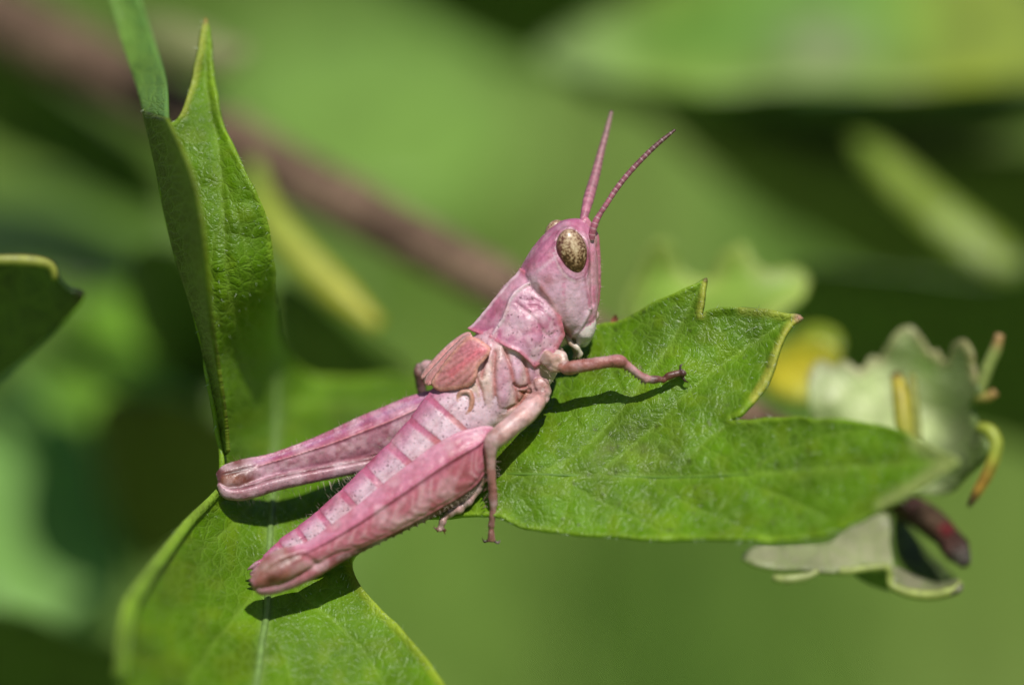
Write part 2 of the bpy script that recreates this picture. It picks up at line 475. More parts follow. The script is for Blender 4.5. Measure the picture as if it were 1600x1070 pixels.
# the big lobed leaf that carries the insect ------------------------------------------
CTRL = [  # (u, v, depth): right lobe
    (1104, 440, 10), (1250, 496, -40), (1020, 480, 45), (935, 512, 100), (860, 575, 90), (1150, 560, -32), (1067, 592, -30), (960, 620, -5), (850, 655, 12), (800, 700, -18),
    (1000, 700, -55), (1150, 655, -90), (1300, 655, -190), (1400, 668, -260), (1495, 718, -370), (1390, 789, -310), (1300, 832, -270), (1150, 845, -205),
    (1000, 842, -140), (830, 826, -80), (740, 806, -55), (780, 740, -38), (700, 740, 40), (640, 812, 10),
    # middle and hollow under the body
    (600, 740, 110), (540, 700, 310), (560, 610, 660), (640, 600, 620), (440, 640, 540), (450, 560, 620), (500, 780, 110), (560, 840, 50),
    # bottom lobe
    (345, 768, 35), (400, 800, 75), (420, 900, 0), (548, 880, 10), (470, 960, -60), (600, 950, -50), (690, 1060, -150), (420, 1060, -160), (300, 960, -190),
    (200, 945, -400), (195, 1070, -480), (310, 1080, -300), (420, 1250, -420), (250, 1250, -600), (720, 1250, -420), (600, 1100, -160), (345, 850, -10),
    # upright lobe
    (346, 715, 25), (338, 640, 40), (320, 550, 40), (300, 480, 30), (270, 385, 25), (245, 260, 40), (228, 175, 60), (318, 40, 130), (345, 180, 60), (395, 290, 10), (425, 400, 60), (430, 480, 190),
    (350, 400, 5), (340, 300, 20), (370, 520, 110), (390, 620, 260), (370, 680, 170)]
LEAF_DEPTH = tps(CTRL)

OUT = [(1104, 434), (1101, 462), (1096, 494), (1106, 485), (1135, 480), (1167, 480), (1200, 484), (1222, 488), (1252, 495), (1238, 508), (1221, 540), (1208, 579),
       (1190, 615), (1163, 645), (1143, 657), (1190, 654), (1240, 652), (1290, 654), (1345, 659), (1400, 670), (1440, 688), (1475, 706), (1498, 718), (1482, 735), (1436, 767), (1391, 790),
       (1345, 814), (1302, 834), (1260, 843), (1212, 846), (1100, 843), (1028, 843), (960, 840), (904, 836), (841, 829), (813, 824), (785, 811), (752, 807), (700, 809), (640, 814), (590, 838),
       (556, 866), (550, 884), (562, 912), (595, 950), (640, 995), (668, 1030), (692, 1065), (720, 1120), (735, 1200), (720, 1280), (560, 1330), (380, 1330), (230, 1290), (180, 1180),
       (186, 1060), (198, 950), (215, 912), (250, 866), (290, 816), (330, 778), (344, 768), (346, 742), (346, 716), (340, 680), (330, 620), (318, 550), (300, 480), (275, 400), (258, 330), (245, 260), (226, 178),
       (236, 176), (262, 192), (282, 176), (298, 130), (310, 75), (318, 30), (326, 36), (331, 85), (346, 180), (370, 240), (396, 292), (416, 342), (426, 400), (430, 470),
       (440, 540), (480, 582), (540, 592), (610, 588), (680, 600), (760, 610), (830, 590), (880, 545), (930, 511), (970, 501), (1028, 471), (1085, 444)]

def build_main_leaf():
    T = thing('lobed_leaf', 'large bright green lobed leaf under the pink grasshopper', 'leaf', world(np.array([480.0, 760, 140])))
    P, F, md = blade_mesh(OUT, CTRL, 5.0, True, 1.7, 3)
    # vein net: midribs and laterals (u, v) with half widths
    VE = [([(560, 745), (660, 742), (760, 741), (830, 741), (930, 744), (1050, 746), (1160, 742), (1300, 732), (1400, 725), (1490, 718)], 3.6),
          ([(800, 741), (850, 735), (895, 715), (930, 685), (985, 625), (1035, 560), (1070, 500), (1100, 440)], 2.6),
          ([(930, 744), (985, 700), (1040, 650), (1090, 600), (1150, 555), (1210, 515), (1250, 496)], 2.6),
          ([(1050, 746), (1080, 715), (1110, 685), (1143, 660)], 2.0), ([(1160, 742), (1230, 705), (1300, 680), (1380, 668)], 1.8),
          ([(870, 742), (920, 775), (980, 805), (1050, 838)], 1.6), ([(1000, 745), (1070, 785), (1150, 820), (1210, 843)], 1.6), ([(1140, 743), (1220, 775), (1300, 810)], 1.6),
          ([(985, 625), (960, 590), (955, 550), (960, 503)], 1.5), ([(1035, 560), (1060, 540), (1090, 500)], 1.2), ([(1090, 600), (1120, 600), (1180, 615)], 1.2),
          ([(930, 685), (900, 660), (880, 620), (880, 560)], 1.4),
          ([(432, 470), (430, 560), (430, 650), (428, 740), (424, 800), (420, 870), (417, 950), (408, 1010), (400, 1070), (380, 1200)], 4.2),
          ([(430, 640), (480, 632), (540, 636), (600, 640)], 3.0),
          ([(420, 870), (470, 930), (520, 970), (570, 1020), (600, 1070)], 2.0), ([(417, 900), (370, 960), (330, 1010), (290, 1070)], 2.0),
          ([(415, 970), (440, 1020), (455, 1070)], 1.6), ([(428, 740), (390, 790), (350, 830), (300, 870)], 1.8),
          ([(322, 70), (325, 150), (338, 210), (345, 260), (350, 330), (352, 400), (362, 470), (380, 560), (400, 640)], 2.4),
          ([(345, 250), (360, 300), (378, 360), (388, 430), (385, 500)], 1.6), ([(350, 330), (335, 380), (332, 440), (340, 520)], 1.6),
          ([(352, 400), (370, 430), (400, 450)], 1.2), ([(352, 360), (380, 372), (410, 372)], 1.2), ([(350, 310), (370, 318), (396, 312)], 1.2)]
    # secondary ribs leaving the long veins at regular distances
    r2 = np.random.default_rng(11)
    for line, wv in list(VE)[:7]:
        C = curve_len(np.array(line, float), 30)
        for k in range(1, len(C) - 1):
            t = C[k + 1] - C[k - 1]; t /= np.linalg.norm(t); n = np.array([-t[1], t[0]])
            for sg in (-1, 1):
                if r2.random() < 0.22: continue
                L = r2.uniform(22, 52); j = r2.uniform(-8, 8, 2)
                VE.append(([tuple(C[k]), tuple(C[k] + (n * sg * 0.8 + t * 0.4) * L * 0.5), tuple(C[k] + (n * sg * 0.85 + t * 0.2) * L + j)], 0.9))
    vf = np.zeros(len(P)); vmax = np.zeros(len(P))
    for line, wv in VE:
        C = curve_len(np.array(line, float), 12)
        lo = C.min(0) - 45; hi = C.max(0) + 45
        mk_ = ((P[:, :2] > lo) & (P[:, :2] < hi)).all(1)
        dd = seg_dist(P[mk_], C)
        vf[mk_] = np.maximum(vf[mk_], np.exp(-(dd / (wv * 2.1)) ** 2) * min(1, wv / 2.6))
        vmax[mk_] = np.maximum(vmax[mk_], np.exp(-(dd / (wv * 5 + 6)) ** 2) * min(1, wv / 2.6))
    # relief: veins sunk, blade quilted between them
    P[:, 2] += vf * 4 + vmax * 5 - 5.0 * (vnoise(P[:, :2], 34, 21) - 0.5) - 2.2 * (vnoise(P[:, :2], 16, 22) - 0.5)
    P[:, 2] -= 10 * np.exp(-(md / 9) ** 2) * 0.6
    u, v = P[:, 0], P[:, 1]
    col = mixc(G_MAIN * 0.82, G_MAIN * 1.2, vnoise(P[:, :2], 60, 4))
    col = mixc(col, G_MAIN * np.array([1.5, 1.15, 1.3]), 0.6 * sstep(0.55, 0.8, vnoise(P[:, :2], 24, 9)))
    # faint reddish bruise near the middle of the right lobe
    br = np.exp(-(((u - 985) / 70) ** 2 + ((v - 705) / 40) ** 2)) * vnoise(P[:, :2], 18, 31)
    col = mixc(col, np.array([0.14, 0.13, 0.05]), np.clip(br * 0.8, 0, 1))
    col = mixc(col, np.array([0.22, 0.36, 0.04]), vf * 0.6)
    pale = np.exp(-(seg_dist(P, [(432, 470), (430, 650), (424, 800), (417, 950), (400, 1070), (380, 1200)]) / 8) ** 2)
    col = mixc(col, np.array([0.24, 0.36, 0.12]), pale * 0.75)
    wid = 1.5 + 10 * vnoise(P[:, :2], 70, 6)
    col = mixc(col, np.array([0.24, 0.40, 0.02]), 1 - sstep(wid * 0.3, wid, md))
    # yellow and pinkish margins and points
    yl = 1 - sstep(3, 11, seg_dist(P, [(1250, 497), (1236, 512), (1219, 545), (1204, 585), (1180, 625)]))
    col = mixc(col, np.array([0.50, 0.46, 0.07]), yl * 0.85)
    yl = 1 - sstep(3, 15, seg_dist(P, [(1160, 482), (1200, 486), (1235, 492)]))
    col = mixc(col, np.array([0.40, 0.42, 0.06]), yl * 0.7)
    yl = 1 - sstep(2, 9, seg_dist(P, [(1104, 436), (1100, 470), (1096, 492)]))
    col = mixc(col, np.array([0.42, 0.42, 0.06]), yl * 0.85)
    yl = 1 - sstep(6, 30, seg_dist(P, [(1390, 792), (1440, 765), (1497, 720), (1440, 690)]))
    col = mixc(col, np.array([0.42, 0.46, 0.16]), yl * 0.8)
    yl = 1 - sstep(4, 17, seg_dist(P, [(550, 884), (562, 912), (595, 950), (640, 995), (668, 1030), (692, 1065), (720, 1120)]))
    col = mixc(col, np.array([0.32, 0.42, 0.03]), yl * 0.9)
    yl = 1 - sstep(4, 13, seg_dist(P, [(282, 176), (298, 130), (310, 75), (318, 30)]))
    col = mixc(col, np.array([0.38, 0.42, 0.06]), yl * 0.95)
    tp = 1 - sstep(5, 17, np.hypot(u - 1252, v - 495)); col = mixc(col, np.array([0.40, 0.20, 0.15]), tp)
    tp = 1 - sstep(3, 8, np.hypot(u - 1104, v - 434)); col = mixc(col, np.array([0.16, 0.09, 0.05]), tp)
    tp = 1 - sstep(5, 14, np.hypot(u - 319, v - 30)); col = mixc(col, np.array([0.38, 0.25, 0.09]), tp)
    # a few tiny brown spots
    for k in range(90):
        c = np.array([rng.uniform(850, 1380), rng.uniform(480, 830)])
        s = 1 - sstep(1, rng.uniform(3, 6), np.hypot(u - c[0], v - c[1])); col = mixc(col, np.array([0.05, 0.06, 0.02]), s * 0.7)
    W, FF = thicken(world(P), F, 7 * K)
    uv = P[:, :2] / 100
    blade = mk('blade', W, FF, M_LEAF, T, np.vstack([col, col]), np.vstack([uv, uv]))

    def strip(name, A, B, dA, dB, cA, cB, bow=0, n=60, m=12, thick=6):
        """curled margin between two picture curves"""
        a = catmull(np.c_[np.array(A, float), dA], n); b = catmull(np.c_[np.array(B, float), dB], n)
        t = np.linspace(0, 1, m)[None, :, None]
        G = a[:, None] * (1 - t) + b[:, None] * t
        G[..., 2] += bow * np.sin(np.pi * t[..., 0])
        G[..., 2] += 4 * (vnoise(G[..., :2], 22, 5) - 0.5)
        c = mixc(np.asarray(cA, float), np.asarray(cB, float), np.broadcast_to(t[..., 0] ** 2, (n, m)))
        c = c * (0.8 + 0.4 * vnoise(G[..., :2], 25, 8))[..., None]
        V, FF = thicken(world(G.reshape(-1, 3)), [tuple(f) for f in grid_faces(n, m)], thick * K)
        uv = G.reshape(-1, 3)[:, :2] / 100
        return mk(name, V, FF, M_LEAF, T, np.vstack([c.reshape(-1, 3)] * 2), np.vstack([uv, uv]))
    # margin of the upright lobe bent forward, shade on its underside put into the dark colour
    A = [(224, 172), (245, 260), (258, 330), (275, 400), (300, 480), (318, 550), (330, 620), (340, 680), (346, 716)]
    B = [(262, 186), (298, 262), (316, 335), (325, 415), (331, 500), (340, 560), (348, 615), (354, 665), (357, 705)]
    d0 = LEAF_DEPTH(np.array(A, float))
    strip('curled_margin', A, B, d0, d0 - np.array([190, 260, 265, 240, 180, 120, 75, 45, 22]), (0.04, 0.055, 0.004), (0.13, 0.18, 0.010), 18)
    # outermost scrap of the same lobe, twisted towards the lens
    A = [(163, -40), (172, 10), (190, 70), (212, 130), (226, 176)]
    B = [(205, -40), (226, 20), (246, 80), (260, 130), (262, 186)]
    strip('curled_margin', A, B, [330, 290, 230, 140, 60], [300, 250, 170, 60, -95], (0.15, 0.29, 0.05), (0.13, 0.27, 0.06), 10, thick=7)
    # lit margin of the bottom lobe turned up
    A = [(340, 764), (322, 782), (288, 815), (248, 865), (213, 912), (190, 955), (178, 1060)]
    B = [(346, 770), (327, 790), (299, 820), (265, 868), (233, 916), (212, 958), (200, 1060)]
    d0 = LEAF_DEPTH(np.array(A, float))
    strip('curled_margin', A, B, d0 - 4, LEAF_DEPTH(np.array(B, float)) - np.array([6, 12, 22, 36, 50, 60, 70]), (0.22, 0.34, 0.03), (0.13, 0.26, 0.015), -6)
    # midribs stand out on the blade
    vein_tube('midrib', [(432, 480), (430, 560), (430, 650), (428, 740), (424, 800), (420, 870), (417, 950), (408, 1010), (400, 1070), (380, 1200)], [3, 5, 5.5, 5.5, 6], LEAF_DEPTH, (0.20, 0.33, 0.08), blade, lift=3)
    vein_tube('midrib', [(560, 745), (660, 742), (760, 741), (830, 741), (930, 744), (1050, 746), (1160, 742), (1300, 732), (1400, 725), (1480, 719)], [4, 3, 2.6, 2.2, 1.2], LEAF_DEPTH, (0.12, 0.24, 0.02), blade, lift=6.5)
    # dry bud point on the upper edge
    b = tube_sections([(956, 513, 100), (959, 505, 99), (961, 498, 97), (962, 492, 96)], [5, 5.5, 5, 1.5], 10)
    n, m = b.shape[:2]
    mk('dry_point', world(b.reshape(-1, 3)), [tuple(f) for f in grid_faces(n, m, True)] + [tuple((n - 1) * m + k for k in reversed(range(m)))], M_BARK, T, np.tile(np.array([0.28, 0.10, 0.06]), (n * m, 1)))
    # fine pale hairs on the blade
    HV = []; HF = []; cnt = 0
    PW = world(P); pick = rng.permutation(len(P))
    toward = BACK
    for i in pick:
        p = P[i]
        if md[i] < 3: wgt = 0.2
        else: wgt = 0.13
        if rng.random() > wgt: continue
        L = rng.uniform(5, 13) * K; th = rng.uniform(0, 6.28); el = rng.uniform(0.15, 0.9)
        dr = (XR * math.cos(th) + UP * math.sin(th)) * math.cos(el) + toward * math.sin(el)
        b = PW[i] + toward * 2 * K; sd = np.cross(dr, toward); sd = sd / max(np.linalg.norm(sd), 1e-6) * 0.55 * K
        s2 = np.cross(dr, sd); s2 = s2 / max(np.linalg.norm(s2), 1e-9) * 0.55 * K
        k = len(HV); HV += [b + sd, b - sd * 0.5 + s2, b - sd * 0.5 - s2, b + dr * L]
        HF += [(k, k + 1, k + 3), (k + 1, k + 2, k + 3), (k + 2, k, k + 3)]; cnt += 1
        if cnt > 4600: break
    h = mk('leaf_hair', HV, HF, M_HAIR, T, np.tile(np.array([0.66, 0.76, 0.55]), (len(HV), 1)), smooth=False)
    h['kind'] = 'stuff'
    return T
build_main_leaf()

# ------------------------------------------------------------------ the grasshopper
RHO = math.radians(20)
SR, CR = math.sin(RHO), math.cos(RHO)
def frame(O, ang):
    """local body frame: t along the body (towards the head), l towards the lens side, h dorsal"""
    T2 = np.array([math.cos(ang), -math.sin(ang)]); n2 = np.array([-math.sin(ang), -math.cos(ang)])
    O = np.asarray(O, float)
    def to_px(t, l, h):
        t, l, h = np.broadcast_arrays(np.asarray(t, float), l, h)
        p = O[:2] + t[..., None] * T2 + (h * CR - l * SR)[..., None] * n2
        return np.concatenate([p, (O[2] - (h * SR + l * CR))[..., None]], -1)
    def to_loc(u, v, l):
        q = np.stack([np.asarray(u, float) - O[0], np.asarray(v, float) - O[1]], -1)
        t = q @ T2; n = q @ n2
        return t, np.asarray(l, float), (n + np.asarray(l, float) * SR) / CR
    def near_uv(G):
        """picture position of the mirror point on the side facing the lens"""
        q = G[..., :2] - O[:2]; t = q @ T2; n = q @ n2; dd = -(G[..., 2] - O[2])
        h = n * CR + dd * SR; l = np.abs(dd * CR - n * SR)
        p = O[:2] + t[..., None] * T2 + (h * CR - l * SR)[..., None] * n2
        return p, t, l, h
    return to_px, to_loc, near_uv

PINK = s2l(205, 125, 158); MAG = s2l(176, 78, 120); LILAC = s2l(214, 168, 190); CREAM = s2l(222, 192, 172); ROSE = s2l(208, 120, 130)
DKPINK = s2l(150, 62, 95); BROWN = s2l(120, 78, 62); TAN = s2l(190, 140, 112); WHITE = s2l(230, 200, 211); ORANGE = s2l(205, 140, 110)

SH = Shell()
def rgba(c, a): return np.concatenate([c, np.broadcast_to(np.asarray(a, float), c.shape[:-1])[..., None]], -1)

def superring(n, ex=2.3):
    th = np.linspace(0, 2 * math.pi, n, endpoint=False)
    c, s = np.cos(th), np.sin(th)
    return np.sign(c) * np.abs(c) ** (2 / ex), np.sign(s) * np.abs(s) ** (2 / ex)

# ---- abdomen
def abdomen():
    sil = np.array([(735, 560), (700, 585), (669, 614), (642, 650), (610, 688), (572, 726), (536, 762), (500, 794), (467, 821), (437, 843), (413, 868), (397, 889), (391, 896)], float)
    R = np.array([62, 63, 63, 61, 57, 52, 47, 41, 34, 27, 19, 9, 2.0])
    dd = np.linspace(0, -45, len(sil))
    prof = np.array([(0, 1.0), (.30, .93), (.62, .70), (.86, .33), (.95, -.1), (.84, -.5), (.5, -.86), (0, -.98)])
    prof = np.vstack([prof, prof[-2:0:-1] * [-1, 1]])
    secs = []
    for i in range(len(sil)):
        a = sil[min(i + 1, len(sil) - 1)] - sil[max(i - 1, 0)]; a = -a / np.linalg.norm(a)     # towards the head
        n = np.array([a[1], -a[0]]);                                                     # up-left in the picture
        if n[0] > 0: n = -n
        c = np.r_[sil[i] - n * R[i] * 0.98, dd[i]]
        D = np.r_[n * CR, -SR]; L = np.r_[-n * SR, -CR]
        secs.append(c + prof[:, :1] * L * R[i] * 0.92 + prof[:, 1:] * D * R[i])
    # posterior edges of the tergites, as station parameters (silhouette points are the boundaries)
    nb = len(sil) - 1
    bounds = np.array([2, 3, 4, 5, 6, 7, 8, 9, 10]) / nb
    def seg(s):
        k = np.searchsorted(bounds, s.ravel()).reshape(s.shape)
        lo = np.r_[0, bounds][np.clip(k, 0, len(bounds))]; hi = np.r_[bounds, 1][np.clip(k, 0, len(bounds))]
        return k, (s - lo) / (hi - lo)
    def disp(s, r, G):
        k, f = seg(s)
        amp = 0.7 * (1 - s) + 0.3
        body = 0.5 * amp * (f ** 1.0 - 0.45) * (s > bounds[0]) - 2.4 * amp * 0.5 * np.exp(-((1 - f) / 0.07) ** 2 * 0) * 0
        groove = -0.9 * (1 - sstep(0.10, 0.30, f)) * (s > bounds[0] - 1e-6)
        fold = -1.6 * np.exp(-((np.minimum(r, 1 - r) - 0.16) / 0.010) ** 2)
        ridge = 2.2 * np.exp(-(np.minimum(r, 1 - r) / 0.016) ** 2)
        return body + groove + fold + ridge + 1.3 * (vnoise(G, 9, 3) - 0.5)
    def col(s, r, G):
        k, f = seg(s)
        rr = np.minimum(r, 1 - r)
        c = mixc(PINK * 1.02, LILAC, sstep(0.04, 0.16, rr))
        c = mixc(c, WHITE, sstep(0.09, 0.18, rr) * 0.75)
        c = mixc(c, CREAM, sstep(0.30, 0.4, rr))
        c = mixc(c, MAG, (1 - sstep(0.0, 0.05, rr)) * 0.75)
        band = (1 - sstep(0.18, 0.25, f)) * (s > bounds[0] - 0.005)
        bc = mixc(s2l(206, 104, 142), ROSE * np.array([1.0, .85, .7]), sstep(0.14, 0.24, rr))
        c = mixc(c, bc, band * 0.9)
        c = mixc(c, PINK, sstep(0.72, 0.95, s) * 0.6)
        c = mixc(c, DKPINK, np.exp(-((rr - 0.165) / 0.008) ** 2) * 0.3)
        return rgba(c, sstep(0.05, 0.12, rr) * (1 - band) * 0.9)
    loft(secs, 300, 170, disp, col, SH)
    # cerci and end plates
    for off in ((0, 0, -8), (-4, -6, 8)):
        loft(tube_sections(np.array([(414, 882, -50), (405, 886, -52), (396, 892, -54), (391, 895, -54)]) + off, [4.5, 4, 2.4, 0.8], 10), 16, 14, None,
             lambda s, r, G: rgba(mixc(MAG, BROWN * 0.6, s), 0.3), SH)
abdomen()

# ---- thorax behind the pronotum
fpx, floc, fnear = frame((785, 580, 0), math.radians(47))
def thorax():
    prof = np.array([(0, 1.0), (.38, .93), (.75, .66), (.97, .2), (1.0, -.25), (.9, -.65), (.55, -.95), (0, -1.0)])
    prof = np.vstack([prof, prof[-2:0:-1] * [-1, 1]])
    st = [(-120, 50, 44), (-85, 60, 52), (-40, 70, 56), (0, 72, 52), (30, 70, 44), (60, 62, 36), (90, 46, 28)]
    secs = [fpx(t, prof[:, 0] * W, prof[:, 1] * H) for t, H, W in st]
    # plates of the side wall, drawn where they lie in the picture; grooves between them
    grooves = [([(789, 546), (797, 570), (803, 596), (809, 627)], 3.2), ([(774, 550), (772, 575), (773, 600), (775, 640)], 3.0), ([(818, 556), (823, 578), (828, 602)], 3.0),
               ([(771, 640), (790, 641), (812, 632), (830, 606)], 3.0), ([(803, 600), (812, 606), (826, 603)], 2.2), ([(745, 590), (752, 610), (756, 640)], 3.0),
               ([(838, 600), (848, 606), (856, 604)], 2.2), ([(812, 612), (828, 616), (846, 612)], 2.0), ([(763, 545), (757, 565), (752, 590)], 2.4)]
    def disp(s, r, G):
        p, t, l, h = fnear(G); o = 2.5 * (vnoise(G, 16, 6) - 0.5) + 1.5 * (vnoise(G, 7, 8) - 0.5)
        for ln, wv in grooves: o -= 4.5 * np.exp(-(seg_dist(p, ln) / wv) ** 2)
        for cx, cy, rx, ry, a in ((784, 600, 14, 42, 5), (806, 574, 13, 30, 4), (833, 578, 14, 24, 4), (760, 612, 12, 30, 3)):
            o += a * np.exp(-(((p[..., 0] - cx) / rx) ** 2 + ((p[..., 1] - cy) / ry) ** 2) ** 2)
        # lumpy sternum near the leg sockets
        o += 5 * (vnoise(G, 11, 12) - 0.5) * np.exp(-(((p[..., 0] - 838) / 26) ** 2 + ((p[..., 1] - 612) / 18) ** 2))
        return o * (l > 12)
    def col(s, r, G):
        p, t, l, h = fnear(G)
        c = mixc(CREAM, LILAC, 0.45 * vnoise(G, 30, 2)) + 0 * s[..., None]
        for cx, cy, rx, ry in ((786, 598, 13, 44), (806, 575, 12, 28), (834, 578, 12, 22)):
            m_ = np.exp(-(((p[..., 0] - cx) / rx) ** 2 + ((p[..., 1] - cy) / ry) ** 2) ** 2)
            c = mixc(c, mixc(LILAC, PINK, 0.25 + 0 * s), m_ * 0.95)
        g = 0
        for ln, wv in grooves: g = np.maximum(g, np.exp(-(seg_dist(p, ln) / (wv * 1.05)) ** 2))
        c = mixc(c, s2l(185, 100, 92), g * 0.85)
        o = np.exp(-(((p[..., 0] - 772) / 10) ** 2 + ((p[..., 1] - 650) / 10) ** 2)); c = mixc(c, s2l(150, 88, 40), o * 0.9)
        o = np.exp(-(((p[..., 0] - 818) / 12) ** 2 + ((p[..., 1] - 614) / 6) ** 2)); c = mixc(c, s2l(165, 100, 55), o * 0.8)
        c = mixc(c, PINK, sstep(30, 60, h) * 0.7)
        return rgba(c, (1 - g) * 0.8 * (h > -30))
    loft(secs, 150, 190, disp, col, SH)
    # tympanal hollow rim and first abdominal fold
    loft(tube_sections([(716, 620, -52), (722, 612, -56), (733, 612, -58), (738, 624, -58), (734, 640, -57), (726, 645, -55), (718, 636, -53), (716, 620, -52)], 3.6, 10), 60, 12, None,
         lambda s, r, G: rgba(np.broadcast_to(s2l(205, 145, 120), G.shape), 0), SH)
thorax()

# ---- pronotum: saddle drawn by rows from the median ridge down to the lower margin
ppx, ploc, pnear = frame((812, 497, 0), math.radians(50.2))
def pronotum():
    cols = [[(733, 516), (750, 522), (768, 528), (790, 542), (812, 552), (834, 573)],
            [(757, 489), (770, 495), (783, 504), (808, 519), (830, 536), (850, 562)],
            [(777, 464), (786, 470), (795, 478), (822, 498), (846, 519), (862, 551)],
            [(797, 441), (806, 446), (815, 454), (840, 477), (862, 503), (873, 540)],
            [(815, 420), (826, 428), (838, 440), (857, 465), (874, 493), (882, 522)]]
    ls = np.array([0, 17, 31, 53, 63, 60.0]); sc = [1.0, 1.0, .96, .87, .77]
    secs = []
    for cpts, k in zip(cols, sc):
        near = []
        for (u, v), l in zip(cpts, ls * k): near.append(floc2(u, v, l))
        t5, l5, h5 = near[-1]
        near.append((t5, l5 * 0.75, h5 + 3)); near.append((t5, 0.0, h5 + 14))
        ring = [ppx(t, l, h) for t, l, h in near] + [ppx(t, -l, h) for t, l, h in near[-2:0:-1]]
        secs.append(ring)
    car = [(838, 440), (820, 446), (806, 457), (798, 468), (792, 484), (787, 498), (777, 512), (767, 528)]
    med = [(815, 420), (797, 441), (777, 464), (757, 489), (733, 516)]
    sul = [([(806, 473), (822, 486), (838, 500), (846, 514), (852, 523), (862, 524), (869, 518)], 2.2), ([(826, 478), (840, 478), (850, 486), (860, 498), (868, 512)], 1.9),
           ([(845, 474), (834, 467), (826, 470)], 1.6)]
    rear = [(733, 516), (768, 528), (790, 542), (812, 552), (834, 573), (850, 562), (866, 548)]
    front = [(815, 420), (838, 440), (857, 465), (874, 493), (882, 522), (866, 548)]
    def disp(s, r, G):
        p, t, l, h = pnear(G)
        up = h > 5
        o = 4.2 * np.exp(-(seg_dist(p, car) / 2.4) ** 2) * (l > 14) + 2.6 * np.exp(-(l / 2.6) ** 2) * up
        for ln, wv in sul: o -= 2.1 * np.exp(-(seg_dist(p, ln) / wv) ** 2) * (l > 20)
        o += 2.0 * np.exp(-(seg_dist(p, rear) / 5) ** 2) + 1.6 * np.exp(-(seg_dist(p, front) / 5) ** 2)
        for cx, cy, rr_, a in ((838, 535, 14, 2.2), (852, 497, 12, 2.6), (826, 500, 12, 1.2)):
            o += a * np.exp(-(((p[..., 0] - cx) / rr_) ** 2 + ((p[..., 1] - cy) / rr_) ** 2)) * (l > 20)
        return o + 1.6 * (vnoise(G, 10, 13) - 0.5) + 0.9 * (vnoise(G, 5, 14) - 0.5)
    def col(s, r, G):
        p, t, l, h = pnear(G); u, v = p[..., 0], p[..., 1]
        c = mixc(PINK * 0.98, LILAC, 0.55 * sstep(0.35, 0.65, vnoise(G, 22, 17)))
        c = c + 0 * s[..., None]
        dors = 1 - sstep(16, 34, l)
        c = mixc(c, mixc(PINK, MAG, sstep(0.55, 0.1, s)), dors * (h > 0) * 0.85)
        rearm = np.exp(-(((u - 765) / 26) ** 2 + ((v - 516) / 20) ** 2)); c = mixc(c, MAG * 1.1, rearm * 0.75)
        c = mixc(c, WHITE, np.exp(-(((u - 812) / 12) ** 2 + ((v - 508) / 14) ** 2)) * 0.6)
        c = mixc(c, WHITE, np.exp(-(((u - 850) / 9) ** 2 + ((v - 497) / 8) ** 2)) * 0.5)
        c = mixc(c, WHITE, np.exp(-(seg_dist(p, car) / 2.6) ** 2) * (l > 14) * 0.95)
        c = mixc(c, WHITE * 0.95, np.exp(-((l - 2) / 2.2) ** 2) * (h > 10) * 0.75)
        for ln, wv in sul: c = mixc(c, DKPINK * 1.25, np.exp(-(seg_dist(p, ln) / (wv * 1.6)) ** 2) * (l > 20) * 0.6)
        e = 1 - sstep(2, 8, np.minimum(seg_dist(p, rear), seg_dist(p, front)))
        c = mixc(c, s2l(212, 112, 132), e * 0.8)
        fr = 1 - sstep(3, 12, seg_dist(p, [(857, 465), (874, 493), (882, 522)])); c = mixc(c, s2l(190, 90, 92), fr * 0.6 * vnoise(G, 9, 3))
        return rgba(c, sstep(14, 30, l) * (1 - 0.5 * e))
    loft(secs, 100, 260, disp, col, SH)
floc2 = ploc
pronotum()

